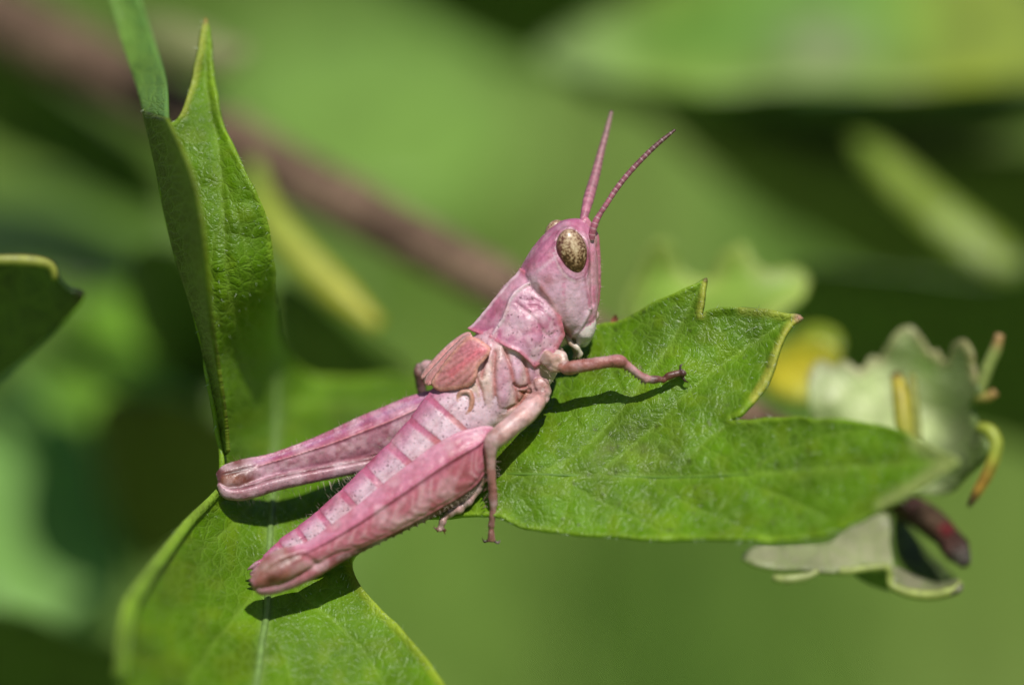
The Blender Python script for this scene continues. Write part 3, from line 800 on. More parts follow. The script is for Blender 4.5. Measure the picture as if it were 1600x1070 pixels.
# ---- head
hpx, hloc, hnear = frame((812, 497, 0), math.radians(50.2))
EYE_C = (893.5, 395.5); EYE_L = 37
def head():
    rings = [((900, 342), (908, 343), 5), ((880, 347), (919, 352), 19), ((860, 363), (924, 369), 33), ((843, 381), (929, 387), 41), ((828, 402), (931, 405), 47), ((817, 426), (931, 430), 51),
             ((823, 452), (931, 455), 54), ((841, 480), (930, 477), 53), ((864, 503), (926, 496), 47), ((882, 518), (917, 508), 38), ((891, 525), (908, 517), 29), ((896, 525), (900, 522), 6)]
    ca, sa = superring(28, 2.7)
    secs = []
    for b, f, W in rings:
        tb, _, hb = hloc(b[0], b[1], 0.0); tf, _, hf = hloc(f[0], f[1], 0.0)
        tc, hc = (tb + tf) / 2, (hb + hf) / 2
        secs.append([hpx(tc + a * (tb - tc), W * s_ , hc + a * (hb - hc)) for a, s_ in zip(ca, sa)])
    car1 = [(914, 366), (916, 385), (917, 410), (914, 432), (917, 452), (920, 470), (921, 482)]
    sub = [(882, 436), (880, 452), (880, 470)]
    stripe = [(866, 404), (852, 415), (840, 424)]
    lowr = [(921, 484), (914, 500), (905, 516), (895, 524)]
    post = [(818, 421), (840, 439), (860, 467), (876, 498), (893, 524)]
    def eyed(p):
        a = math.radians(8); dx = p[..., 0] - EYE_C[0]; dy = p[..., 1] - EYE_C[1]
        x = dx * math.cos(a) - dy * math.sin(a) * -1 * -1; y = dx * math.sin(a) * -1 + dy * math.cos(a)
        return np.sqrt((x / 26) ** 2 + (y / 40) ** 2)
    def disp(s, r, G):
        p, t, l, h = hnear(G); e = eyed(p)
        o = 1.2 * np.exp(-((e - 1.02) / 0.07) ** 2) * (l > 18)
        o += 3.2 * np.exp(-(seg_dist(p, car1) / 2.8) ** 2) * (l > 8) - 2.6 * np.exp(-(seg_dist(p, [(924, 380), (925, 430), (926, 475)]) / 3.0) ** 2) * (l > 6) - 1.0 * np.exp(-(seg_dist(p, sub) / 2.2) ** 2) * (l > 20)
        o += 2.6 * np.exp(-(seg_dist(p, lowr) / 3) ** 2) + 1.6 * np.exp(-(seg_dist(p, post) / 4) ** 2) * (p[..., 1] > 440)
        o -= 2.6 * np.exp(-(((p[..., 0] - 916) / 4) ** 2 + ((p[..., 1] - 362) / 9) ** 2)) * (l > 5)
        o -= 1.1 * np.exp(-(seg_dist(p, [(884, 362), (862, 384), (842, 408)]) / 2.2) ** 2) * (l > 10)
        return o + 1.2 * (vnoise(G, 12, 23) - 0.5) + 0.8 * (vnoise(G, 5, 24) - 0.5)
    def col(s, r, G):
        p, t, l, h = hnear(G); u, v = p[..., 0], p[..., 1]; e = eyed(p)
        c = mixc(PINK, LILAC, sstep(400, 450, v) * 0.85) + 0 * s[..., None]
        c = mixc(c, WHITE, np.exp(-(((u - 893) / 14) ** 2 + ((v - 470) / 30) ** 2)) * 0.35)
        top = (1 - sstep(5, 26, l)) * (u < 905); c = mixc(c, s2l(192, 92, 135), top * 0.75)
        c = mixc(c, s2l(200, 110, 145), (1 - sstep(400, 430, v)) * 0.35)
        face = sstep(916, 922, u) * (v > 375); c = mixc(c, s2l(214, 132, 158), face * 0.8)
        c = mixc(c, s2l(180, 80, 115), np.exp(-(seg_dist(p, car1) / 2.0) ** 2) * 0.6 * (l > 8))
        c = mixc(c, s2l(178, 84, 110), np.exp(-(seg_dist(p, [(927, 395), (927, 430), (928, 470)]) / 1.8) ** 2) * 0.6)
        c = mixc(c, s2l(205, 116, 148), np.exp(-(seg_dist(p, sub) / 3) ** 2) * 0.7 * sstep(0.3, 0.6, vnoise(G, 4, 45)))
        c = mixc(c, WHITE, np.exp(-(seg_dist(p, stripe) / 3) ** 2) * 0.45)
        c = mixc(c, s2l(160, 62, 105), np.exp(-(seg_dist(p, [(884, 362), (862, 384), (842, 408)]) / 2.0) ** 2) * 0.5)
        c = mixc(c, WHITE, np.exp(-((e - 1.09) / 0.05) ** 2) * (v > 395) * (u < 900) * 0.7)
        c = mixc(c, s2l(205, 118, 122), np.exp(-(seg_dist(p, [(845, 450), (860, 470), (877, 500), (893, 525)]) / 4) ** 2) * 0.6)
        c = mixc(c, WHITE, np.exp(-(seg_dist(p, lowr) / 2.5) ** 2) * 0.8)
        c = mixc(c, s2l(120, 60, 80), np.exp(-((e - 0.98) / 0.05) ** 2) * 0.7)
        return rgba(c, 0.28 * sstep(12, 30, l))
    loft(secs, 170, 230, disp, col, SH)
    # frontal ridge, antennal socket, clypeus, labrum, jaw and palps
    def add(P, R, c, a=0.1, flat=1.0, ns=40, nr=22, nz=1.0):
        loft(tube_sections(P, R, 12, flat), ns, nr, (lambda s, r, G: nz * (vnoise(G, 7, 31) - 0.5)) if nz else None, lambda s, r, G: rgba(mixc(np.asarray(c[0]), np.asarray(c[-1]), s), a), SH)
    fr = lambda pts: [hpx(*hloc(u, v, l)) for u, v, l in pts]
    add(fr([(922, 352, 0), (929, 367, 0), (932, 390, 0), (933, 420, 0), (933, 450, 0), (931, 474, 0), (927, 486, 0)]), [4, 7, 7, 7, 7, 6, 4], [s2l(214, 130, 156), s2l(205, 118, 140)], 0.15, 0.9, 70)
    add(fr([(909, 344, 0), (914, 348, 2), (919, 354, 4), (921, 361, 5)]), [8, 9, 7, 3], [s2l(208, 120, 148), s2l(214, 140, 160)], 0.1)
    for sg in (1, -1):
        add(fr([(919, 366, 12 * sg), (924, 369, 13 * sg), (927, 378, 12 * sg), (927, 392, 9 * sg)]), [5, 7, 6, 3], [s2l(215, 160, 160), s2l(214, 130, 155)], 0.1)
        add(fr([(924, 488, 26 * sg), (920, 504, 33 * sg), (913, 521, 34 * sg), (905, 535, 26 * sg)]), [6, 12, 14, 6], [s2l(214, 202, 190), s2l(206, 196, 184)], 0.1)   # jaw
        add(fr([(884, 522, 18 * sg), (889, 531, 22 * sg), (893, 537, 25 * sg), (897, 541, 27 * sg)]), [4, 4.5, 4.5, 3.5], [s2l(176, 140, 110), s2l(214, 200, 170)])       # palp
        add(fr([(897, 540, 27 * sg), (902, 543, 29 * sg), (905, 548, 29 * sg)]), [4, 5, 4], [s2l(220, 208, 180), s2l(214, 200, 170)])
        add(fr([(905, 547, 29 * sg), (907, 553, 28 * sg), (904, 560, 26 * sg)]), [3.8, 4.5, 2.5], [s2l(214, 200, 170), s2l(190, 165, 140)])
        add(fr([(893, 526, 10 * sg), (898, 538, 12 * sg), (902, 551, 12 * sg), (897, 561, 10 * sg)]), [6, 7, 6, 3], [s2l(130, 105, 75), s2l(150, 130, 100)])
    add(fr([(928, 482, 0), (930, 492, 0), (927, 504, 0)]), [5, 9, 5], [s2l(215, 175, 168), s2l(220, 190, 180)], 0.3, 0.8)
    add(fr([(926, 498, 0), (923, 511, 0), (917, 525, 0), (910, 537, 0), (906, 541, 0)]), [8, 12, 13, 10, 4], [s2l(212, 196, 182), s2l(222, 212, 196)], 0.05, 0.75)
head()

# ---- hind legs
def hind_femur(up, lo, dd, W, colf, disp, ns=240, nr=130):
    up = np.array(up, float); lo = np.array(lo, float)
    prof = np.array([(0, 1.0), (.42, .88), (.80, .60), (.93, .34), (1.0, 0.0), (.92, -.42), (.66, -.78), (.30, -.95), (0, -1.0)])
    prof = np.vstack([prof, prof[-2:0:-1] * [-1, 1]])
    secs = []
    for a, b, d, w_ in zip(up, lo, dd, W):
        c = np.r_[(a + b) / 2, d]; A = np.r_[(a - b) / 2, 0.0]; A[2] = -0.10 * np.linalg.norm(A[:2])
        secs.append(c + prof[:, :1] * np.array([0, 0, -w_]) + prof[:, 1:] * A)
    return loft(secs, ns, nr, disp, colf, SH)

def side(r):
    """r in 0..1 round the section -> height 1 (upper edge) .. 0 (lower edge), and near side flag"""
    h = np.where(r < 0.5, 1 - 2 * r, 2 * r - 1); return h, r < 0.5

def near_hind():
    up = [(771, 668), (760, 666), (742, 669), (716, 676), (678, 697), (648, 719), (622, 739), (594, 761), (566, 784), (538, 805), (510, 826), (484, 844), (462, 851), (440, 856), (420, 868), (404, 887), (396, 904)]
    lo = [(770, 684), (766, 704), (758, 735), (744, 757), (716, 777), (688, 793), (660, 808), (630, 824), (600, 838), (572, 850), (546, 858), (520, 866), (497, 880), (472, 896), (446, 908), (420, 915), (402, 914)]
    dd = np.interp(np.linspace(0, 1, len(up)), [0, 0.3, 1], [-66, -82, -122])
    W = [6, 12, 19, 23, 25, 25, 24, 22, 20, 18, 16, 15, 16, 18, 18, 13, 5]
    def chev(s, h): 
        m_ = np.exp(-((h - 0.36) / 0.20) ** 4) * sstep(0.05, 0.16, s) * (1 - sstep(0.60, 0.74, s))
        ph = s * 25 + np.abs(h - 0.36) * 6.0 + 0.25 * np.sin(s * 37) + 0.15 * np.sin(s * 91 + h * 9)
        return m_, 0.5 + 0.5 * np.cos(ph * 2 * math.pi)
    def disp(s, r, G):
        h, nr_ = side(r); m_, c_ = chev(s, h)
        o = m_ * (c_ - 0.5) * 0.6
        o += 2.6 * np.exp(-((h - 0.965) / 0.025) ** 2) + 3.4 * np.exp(-((h - 0.60) / 0.018) ** 2) * (s < 0.72) + 2.2 * np.exp(-((h - 0.13) / 0.02) ** 2) * (s < 0.75)
        o -= 2.0 * np.exp(-((h - 0.78) / 0.10) ** 2) * (s < 0.72) * (s > 0.08)
        o -= 3.5 * np.exp(-((s - 0.745) / 0.012) ** 2) * (h < 0.55)
        o += 2.6 * np.exp(-(((s - 0.85) / 0.05) ** 2 + ((h - 0.35) / 0.16) ** 2)) - 2.2 * np.exp(-(((s - 0.84) / 0.10) ** 2 + ((h - 0.6) / 0.06) ** 2))
        return o + 1.2 * (vnoise(G, 8, 41) - 0.5)
    def col(s, r, G):
        h, nr_ = side(r); m_, c_ = chev(s, h)
        c = mixc(s2l(206, 112, 142), s2l(216, 140, 166), sstep(0.62, 0.85, h))
        c = mixc(c, s2l(190, 96, 128), np.exp(-((h - 0.80) / 0.05) ** 2) * 0.35)
        low = 1 - sstep(0.50, 0.60, h)
        c = mixc(c, s2l(198, 104, 124), low * (s < 0.8))
        c = mixc(c, s2l(224, 166, 176), m_ * sstep(0.35, 0.95, c_) * (0.05 + 0.6 * vnoise(G, 13, 77)))
        c = mixc(c, s2l(180, 84, 104), m_ * (1 - sstep(0.1, 0.4, c_)) * 0.15)
        c = mixc(c, s2l(140, 48, 74), np.exp(-((h - 0.565) / 0.026) ** 2) * 0.9 * (s < 0.75))
        c = mixc(c, s2l(150, 62, 66), (1 - sstep(0.02, 0.14, h)) * 0.8)
        kn = sstep(0.72, 0.82, s)
        c = mixc(c, mixc(s2l(156, 86, 84), s2l(150, 98, 66), vnoise(G, 14, 5)), kn * 0.95)
        c = mixc(c, s2l(92, 48, 22), np.exp(-(((s - 0.90) / 0.03) ** 2 + ((h - 0.38) / 0.10) ** 2)) * 0.95)
        c = mixc(c, s2l(110, 60, 34), np.exp(-(((s - 0.80) / 0.06) ** 2 + ((h - 0.60) / 0.08) ** 2)) * 0.9)
        c = mixc(c, s2l(172, 96, 120), sstep(0.955, 1.0, s) * 0.6)
        return rgba(c, 0.12 + 0.1 * kn)
    hind_femur(up, lo, dd, W, col, disp, 300, 150)
    # shin folded back along the thigh, spined
    P = np.array([(398, 908, -116), (412, 914, -112), (440, 907, -106), (480, 892, -100), (520, 872, -95), (549, 858, -92), (594, 838, -80), (640, 816, -74), (680, 797, -68), (716, 778, -62), (742, 760, -60), (755, 745, -60)], float)
    R = [5, 12, 15, 14, 12, 10, 8, 7.5, 7, 7, 6.5, 6]
    loft(tube_sections(P, R, 14), 200, 26, lambda s, r, G: 1.2 * (vnoise(G, 7, 3) - 0.5),
         lambda s, r, G: rgba(mixc(mixc(s2l(204, 140, 158), s2l(190, 110, 120), sstep(0.1, 0.4, s)), s2l(104, 48, 38), sstep(0.30, 0.42, s)), 0.35), SH)  # shadow under the thigh painted dark along the shin beyond the knee end
    C = curve_len(P, 13)
    for k in range(int(len(C) * 0.42), len(C) - 1):
        a = C[k]; t = C[k + 1] - C[k - 1]; t /= np.linalg.norm(t); n = np.array([-t[1], t[0], 0]); n = n if n[1] > 0 else -n
        loft(tube_sections([a + n * 4, a + n * 8 + t * 2, a + n * 12 + t * 5], [2.2, 1.5, 0.5], 8), 8, 8, None, lambda s, r, G: rgba(np.broadcast_to(s2l(70, 36, 30), G.shape), 0), SH)
    # foot below the thigh base
    P = np.array([(758, 742, -66), (750, 757, -62), (738, 776, -60), (727, 788, -60), (716, 795, -60), (703, 801, -60), (694, 810, -60), (689, 822, -60), (687, 829, -60)], float)
    R = [6, 6.5, 6, 5.5, 7, 5.5, 5, 5.5, 3]
    loft(tube_sections(P, R, 12), 110, 18, lambda s, r, G: 1.0 * np.cos(s * 40) + 0.8 * (vnoise(G, 6, 3) - 0.5),
         lambda s, r, G: rgba(mixc(s2l(140, 110, 92), s2l(196, 150, 140), 0.5 + 0.5 * np.cos(s * 26)), 0.5), SH)
    for e in ((677, 822), (683, 833), (700, 830), (697, 836)):
        loft(tube_sections([(689, 823, -60), ((689 + e[0]) / 2, 825, -63), (e[0], e[1] - 2, -63)], [3, 2.2, 0.8], 8), 10, 8, None, lambda s, r, G: rgba(np.broadcast_to(s2l(96, 52, 30), G.shape), 0), SH)
near_hind()

def far_hind():
    FT = 0.37      # dark red groove line near the upper side of the shin
    up = [(690, 606), (662, 614), (633, 623), (611, 632), (590, 641), (567, 650), (545, 660), (522, 671), (500, 681), (478, 690), (455, 699), (432, 707), (410, 713), (388, 717), (366, 722), (348, 729), (338, 741)]
    lo = [(700, 640), (680, 665), (655, 684), (635, 696), (614, 704), (590, 712), (566, 719), (540, 724), (514, 729), (488, 733), (463, 738), (438, 743), (420, 749), (400, 762), (376, 771), (354, 770), (341, 761)]
    dd = np.interp(np.linspace(0, 1, len(up)), [0, 0.3, 1], [62, 60, 8])
    W = [10, 16, 20, 22, 22, 21, 20, 18, 17, 15, 14, 13, 14, 16, 16, 12, 5]
    def disp(s, r, G):
        h, _ = side(r)
        sc_ = vnoise(G * np.array([1, 1, 0.5]), 8, 51)
        o = 2.4 * np.exp(-((h - 0.97) / 0.025) ** 2) + 3.6 * np.exp(-((h - 0.62) / 0.022) ** 2) * (s < 0.78) + 2.6 * np.exp(-((h - 0.20) / 0.03) ** 2) * (s < 0.8)
        o -= 2.2 * np.exp(-((h - 0.80) / 0.09) ** 2) * (s < 0.78)
        o += (sc_ - 0.5) * 3.0 * np.exp(-((h - 0.41) / 0.15) ** 4) - 2.4 * np.exp(-((h - 0.10) / 0.05) ** 2) * (s < 0.8)
        o += 3.0 * np.exp(-(((s - 0.90) / 0.06) ** 2 + ((h - 0.42) / 0.18) ** 2)) - 2.6 * np.exp(-(((s - 0.88) / 0.09) ** 2 + ((h - 0.66) / 0.05) ** 2))
        return o + 1.0 * (vnoise(G, 7, 41) - 0.5)
    def col(s, r, G):
        h, _ = side(r)
        c = mixc(s2l(188, 130, 150), s2l(190, 104, 140), sstep(0.55, 0.70, h))
        c = mixc(c, s2l(178, 110, 165), np.exp(-((h - 0.82) / 0.06) ** 2) * 0.6)
        c = mixc(c, s2l(140, 80, 105), sstep(0.92, 0.98, h) * 0.55)
        c = mixc(c, s2l(228, 140, 150), np.exp(-((h - 0.62) / 0.02) ** 2) * 0.9 * (s < 0.8))
        c = mixc(c, s2l(140, 60, 90), np.exp(-((h - 0.575) / 0.022) ** 2) * 0.6 * (s < 0.8))
        c = mixc(c, s2l(206, 172, 180), np.exp(-((h - 0.42) / 0.12) ** 4) * 0.6 * sstep(0.4, 0.7, vnoise(G, 8, 51)) * (s < 0.75))
        c = mixc(c, s2l(98, 32, 44), np.exp(-((h - 0.13) / 0.05) ** 2) * 0.95 * (s < 0.82))
        c = mixc(c, s2l(212, 140, 148), np.exp(-((h - 0.20) / 0.02) ** 2) * 0.7 * (s < 0.82))
        kn = sstep(0.76, 0.84, s); c = mixc(c, s2l(124, 68, 62), kn * 0.95)
        c = mixc(c, s2l(150, 88, 44), np.exp(-(((s - 0.91) / 0.06) ** 2 + ((h - 0.52) / 0.12) ** 2)) * 0.95)
        c = mixc(c, s2l(70, 34, 22), np.exp(-(((s - 0.87) / 0.06) ** 2 + ((h - 0.66) / 0.05) ** 2)) * 0.9)
        c = mixc(c, s2l(84, 42, 40), sstep(0.94, 0.985, s) * 0.85)
        return rgba(c, 0.5)
    hind_femur(up, lo, dd, W, col, disp, 260, 130)
    P = np.array([(341, 755, 4), (352, 767, 6), (372, 770, 8), (400, 764, 10), (432, 754, 14), (489, 742, 22), (534, 733, 30), (580, 724, 38), (620, 714, 44)], float)
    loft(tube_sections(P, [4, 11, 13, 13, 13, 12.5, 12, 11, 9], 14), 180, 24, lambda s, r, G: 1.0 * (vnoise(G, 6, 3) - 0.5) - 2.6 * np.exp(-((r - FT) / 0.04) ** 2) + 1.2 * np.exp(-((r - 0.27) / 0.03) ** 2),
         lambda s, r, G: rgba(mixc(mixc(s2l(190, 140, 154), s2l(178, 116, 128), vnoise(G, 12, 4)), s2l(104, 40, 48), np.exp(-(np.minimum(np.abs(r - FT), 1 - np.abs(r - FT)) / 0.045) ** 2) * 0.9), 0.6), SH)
far_hind()

# ---- fore and middle legs
def leg(parts, nz=1.0):
    for part in parts:
        P, R, c0, c1, a = part[:5]; lump = part[5] if len(part) > 5 else 0.0
        P = np.array(P, float); L = np.linalg.norm(np.diff(P, axis=0), axis=1).sum()
        loft(tube_sections(P, R, 14), max(14, int(L / 1.6)), 34, lambda s, r, G: nz * (vnoise(G, 6, 61) - 0.5) * 1.1 + lump * (vnoise(G, 9, 63) - 0.5),
             lambda s, r, G: rgba(mixc(mixc(c0, c1, s), np.asarray(c0) * np.array([0.52, 0.45, 0.42]), 0.75 * sstep(0.45, 0.75, vnoise(G * np.array([0.6, 1, 1]), 9, 62))), a), SH)
def claw(a, b, c, R=2.8, colr=s2l(60, 34, 26)):
    loft(tube_sections([a, b, c], [R, R * 0.75, 0.5], 8), 12, 8, None, lambda s, r, G: rgba(np.broadcast_to(colr, G.shape), 0), SH)
LT = s2l(190, 128, 112); LB = s2l(176, 118, 100)
leg([([(846, 556, -30), (860, 562, -40), (872, 566, -46), (884, 572, -50)], [10, 13, 12, 8], s2l(206, 164, 150), s2l(210, 168, 152), 0.6, 9.0),
     ([(868, 552, -40), (878, 556, -44), (882, 566, -50)], [7, 8, 6], s2l(222, 198, 178), s2l(208, 172, 156), 0.4),
     ([(858, 570, -36), (866, 574, -44), (876, 577, -48)], [6, 8, 5], s2l(216, 186, 160), s2l(206, 160, 140), 0.3),
     ([(874, 572, -48), (886, 575, -52), (905, 572, -56), (930, 568, -60), (950, 565, -62), (964, 564, -62), (974, 568, -62), (978, 572, -61)], [7, 10.5, 10.5, 10, 9.5, 11, 9, 4], s2l(178, 112, 92), s2l(176, 108, 108), 0.4),
     ([(964, 563, -62), (972, 567, -62), (985, 575, -59), (1000, 586, -54), (1010, 592, -50), (1014, 593, -49)], [5, 8, 6.2, 6, 7.2, 4], s2l(192, 124, 126), s2l(170, 104, 100), 0.4),
     ([(1011, 593, -49), (1018, 593, -48), (1028, 592, -46), (1033, 592, -45)], [5, 6.5, 6, 4], s2l(128, 78, 70), s2l(140, 88, 80), 0.2),
     ([(1031, 592, -45), (1036, 593, -45), (1040, 591, -45)], [4, 5.5, 4], s2l(130, 76, 62), s2l(130, 76, 62), 0),
     ([(1036, 592, -45), (1043, 588, -45), (1055, 584, -44), (1063, 583, -42), (1066, 583, -40)], [3.5, 6, 5.5, 5, 4], s2l(120, 70, 54), s2l(104, 60, 46), 0.2),
     ([(1061, 583, -45), (1066, 583, -46), (1071, 584, -44)], [3, 6, 3], s2l(92, 52, 40), s2l(84, 46, 36), 0)])
claw((1063, 580, -44), (1062, 571, -48), (1070, 568, -46), 2.6); claw((1064, 587, -44), (1070, 595, -46), (1077, 597, -42), 2.8)
for k in range(7):
    a = np.array([976 + k * 5.2, 577 + k * 3.1, -58 + k * 1.2]); claw(a, a + (-0.5, 5, 0), a + (1.5, 10, 1), 1.5)
leg([([(836, 602, -20), (845, 606, -30), (848, 616, -40), (842, 626, -48)], [13, 15, 14, 10], s2l(210, 168, 158), s2l(206, 152, 148), 0.6, 8.0),
     ([(842, 618, -48), (838, 626, -56), (822, 645, -72), (800, 664, -84), (780, 680, -92), (768, 690, -94), (762, 696, -92)], [10, 15.5, 16.5, 16, 15.5, 14, 7], s2l(222, 168, 164), s2l(214, 166, 156), 0.35),
     ([(764, 684, -94), (767, 695, -96), (767, 715, -92), (769, 750, -84), (771, 780, -76), (771, 796, -72)], [8, 11, 8, 6.6, 6.8, 4.6], s2l(184, 118, 110), s2l(156, 104, 98), 0.5),
     ([(771, 792, -72), (770, 802, -70), (769, 812, -68)], [5, 5.6, 4.6], s2l(168, 118, 112), s2l(160, 108, 100), 0.2), ([(769, 810, -68), (768, 819, -66), (768, 824, -65)], [4.4, 5.6, 4], s2l(168, 118, 112), s2l(150, 100, 90), 0.2),
     ([(768, 822, -65), (768, 834, -64), (768, 842, -63), (768, 845, -63)], [4, 5.5, 5.5, 3], s2l(166, 112, 100), s2l(140, 88, 70), 0.2)])
claw((766, 841, -63), (757, 844, -64), (753, 836, -67), 3.0); claw((771, 842, -63), (779, 846, -64), (784, 838, -67), 3.0)
for k in range(5):
    a = np.array([765 - 0.2 * k, 735 + k * 13, -88 + k * 3.5]); claw(a + (-4, 0, 0), a + (-8, 4, 0), a + (-10, 9, 0), 1.4, s2l(120, 80, 70))
# knee of the far middle leg, raised behind the wing pads, and far fore leg braced on the blade
leg([([(745, 600, 45), (715, 592, 60), (685, 580, 72), (664, 573, 80), (655, 575, 82)], [13, 13, 12, 11, 6], s2l(196, 130, 140), s2l(180, 132, 128), 0.3),
     ([(657, 570, 82), (655, 582, 86), (657, 604, 96), (662, 640, 112), (668, 690, 120)], [8, 10, 8, 6.5, 5], s2l(150, 104, 98), s2l(140, 92, 86), 0.3)])

# ---- fuse everything into one continuous skin, then carry the colours over
GH = thing('grasshopper', 'pink grasshopper nymph with speckled brown eyes clinging to the green leaf', 'grasshopper', world(np.array([560.0, 800, 60]), False))
def fuse():
    V = np.vstack(SH.V); C = np.vstack(SH.C)
    lum = C[:, :3] @ np.array([0.3, 0.5, 0.2])
    C[:, :3] = (C[:, :3] * 0.90 + lum[:, None] * 0.10) * np.array([0.84, 0.84, 0.85])
    mo = sstep(0.5, 0.78, vnoise(V, 34, 81)) * 0.55 + sstep(0.55, 0.8, vnoise(V, 11, 82)) * 0.35
    C[:, :3] = mixc(C[:, :3], C[:, :3] * np.array([0.78, 0.58, 0.56]), mo)
    pa = sstep(0.55, 0.8, vnoise(V, 22, 83)) * 0.45
    C[:, :3] = mixc(C[:, :3], C[:, :3] * 0.55 + np.array([0.36, 0.29, 0.31]), pa)
    W = world(V, False); o0 = np.array(GH.location)
    me = new_mesh('skin_source', (W - o0) * 100, SH.F)         # blown up while fusing, for the voxel grid's precision
    o = bpy.data.objects.new('skin_source', me); SC.collection.objects.link(o)
    md = o.modifiers.new('remesh', 'REMESH'); md.mode = 'VOXEL'; md.voxel_size = 1.55 * K * 100; md.adaptivity = 0
    sm = o.modifiers.new('smooth', 'SMOOTH'); sm.factor = 0.5; sm.iterations = 1
    dg = bpy.context.evaluated_depsgraph_get(); dg.update()
    ev = bpy.data.meshes.new_from_object(o.evaluated_get(dg))
    n = len(ev.vertices); co = np.zeros(n * 3, np.float32); ev.vertices.foreach_get('co', co); co = co.reshape(-1, 3)
    kd = kdtree.KDTree(len(W))
    src = (W - o0) * 100
    for i, p in enumerate(src): kd.insert(p, i)
    kd.balance()
    idx = np.fromiter((kd.find(p)[1] for p in co), np.int64, n)
    ev.vertices.foreach_set('co', (co / 100).astype(np.float32).ravel()); ev.update()
    a = ev.color_attributes.new('Col', 'FLOAT_COLOR', 'POINT'); a.data.foreach_set('color', C[idx].astype(np.float32).ravel())
    ev.polygons.foreach_set('use_smooth', np.ones(len(ev.polygons), bool))
    bpy.data.objects.remove(o); bpy.data.meshes.remove(me)
    ev.name = 'body'; ev.materials.clear(); ev.materials.append(M_BODY)
    b = bpy.data.objects.new('body', ev); SC.collection.objects.link(b); b.parent = GH
    return b
BODY = fuse()

# ---- eyes
def eye_material():
    m, nd, lk, bs = mat_new('mottled_eye')
    tc = N(nd, 'ShaderNodeTexCoord')
    n1 = N(nd, 'ShaderNodeTexNoise'); n1.inputs['Scale'].default_value = 130; n1.inputs['Detail'].default_value = 3; n1.inputs['Roughness'].default_value = 0.6
    lk.new(tc.outputs['Object'], n1.inputs['Vector'])
    at = N(nd, 'ShaderNodeAttribute', attribute_name='Col')
    sep = N(nd, 'ShaderNodeSeparateColor'); lk.new(at.outputs['Color'], sep.inputs[0])
    sm = mathn(nd, lk, 'ADD', n1.outputs[0], mathn(nd, lk, 'MULTIPLY_ADD', sep.outputs[0], 0.32, -0.15))
    r = ramp(nd, [(0.36, s2l(66, 36, 26)), (0.46, s2l(112, 76, 52)), (0.54, s2l(166, 136, 106)), (0.72, s2l(208, 186, 154))]); lk.new(sm, r.inputs[0])
    lk.new(mixrgb(nd, lk, 'MIX', sep.outputs[1], r.outputs[0], s2l(104, 42, 58)), bs.inputs['Base Color'])
    bs.inputs['Roughness'].default_value = 0.36; bs.inputs['Coat Weight'].default_value = 0.3; bs.inputs['Coat Roughness'].default_value = 0.18
    vo = N(nd, 'ShaderNodeTexVoronoi'); vo.inputs['Scale'].default_value = 260; lk.new(tc.outputs['Object'], vo.inputs['Vector'])
    bp = N(nd, 'ShaderNodeBump'); bp.inputs['Strength'].default_value = 0.12; bp.inputs['Distance'].default_value = 0.002; bp.invert = True
    lk.new(vo.outputs['Distance'], bp.inputs['Height']); lk.new(bp.outputs[0], bs.inputs['Normal'])
    return m
M_EYE = eye_material()
def eye(sg):
    n, m = 60, 80
    th = np.linspace(0, math.pi, n)[:, None]; ph = np.linspace(0, 2 * math.pi, m, endpoint=False)[None]
    t0, l0, h0 = hloc(EYE_C[0], EYE_C[1], EYE_L)
    ax = np.array([math.sin(math.radians(-11)), math.cos(math.radians(-11))])     # long axis in the picture (u right, v up)
    # egg outline: broad above, narrower towards the mouth at the front
    X = np.sin(th) * np.cos(ph); Y = np.cos(th) + 0 * ph; Z = np.sin(th) * np.sin(ph)
    wx = 23.5 * (1 + 0.10 * Y - 0.06 * Y ** 2)
    du = X * wx * ax[1] + Y * 37.5 * ax[0]; dv = -(Y * 37.5 * ax[1] - X * wx * ax[0])
    l = EYE_L + Z * 19
    tt, ll, hh = hloc(EYE_C[0] + du - l * 0, EYE_C[1] + dv, EYE_L + 0 * du)
    G = hpx(tt, l * (1 if sg > 0 else -0.86), hh)
    # undo the sideways drift that the roll gives to points standing further out, keeping the outline
    V = world(G.reshape(-1, 3), False)
    F = [tuple(f) for f in grid_faces(n, m, True)]
    lightf = np.clip(0.30 + 0.40 * Y + 0.55 * np.exp(-(((X - 0.05) / 0.26) ** 2 + ((Y - 0.3) / 0.5) ** 2)), 0, 1)  # browner lower down; the broad highlight streak is painted into the colour
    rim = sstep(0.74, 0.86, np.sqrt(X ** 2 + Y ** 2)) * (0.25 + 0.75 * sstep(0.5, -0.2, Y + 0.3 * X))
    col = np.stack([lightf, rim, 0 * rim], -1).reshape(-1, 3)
    return mk('eye', V, F, M_EYE, GH, col)
eye(1); eye(-1)

# ---- antennae: ringed, flattened
def antenna(P, R, flat, axis, c0, c1, nseg, rk=0.5):
    P = curve_len(np.array(P, float), 1.6); n = len(P)
    s = np.linspace(0, 1, n)
    r = np.interp(s, np.linspace(0, 1, len(R)), R)
    f = (s * nseg) % 1.0
    r = r * (1 - 0.09 * np.exp(-(f / 0.12) ** 2) - 0.05 * np.exp(-((1 - f) / 0.10) ** 2) + 0.05 * f)
    S = tube_sections(P, r, 16, flat, axis)
    c = mixc(c0, c1, s)
    ring = np.exp(-((f - 0.95) / 0.10) ** 2)
    c = mixc(c, s2l(205, 180, 185), ring * rk); c = mixc(c, c * 0.6, np.exp(-(f / 0.12) ** 2) * rk)
    c = c * (0.75 + 0.5 * vnoise(P, 5, 91))[:, None]
    m = 16
    V = world(S.reshape(-1, 3), False); F = [tuple(q) for q in grid_faces(n, m, True)] + [tuple(range(m)), tuple((n - 1) * m + k for k in reversed(range(m)))]
    return mk('antenna', V, F, M_ANT, GH, np.repeat(c, m, 0))
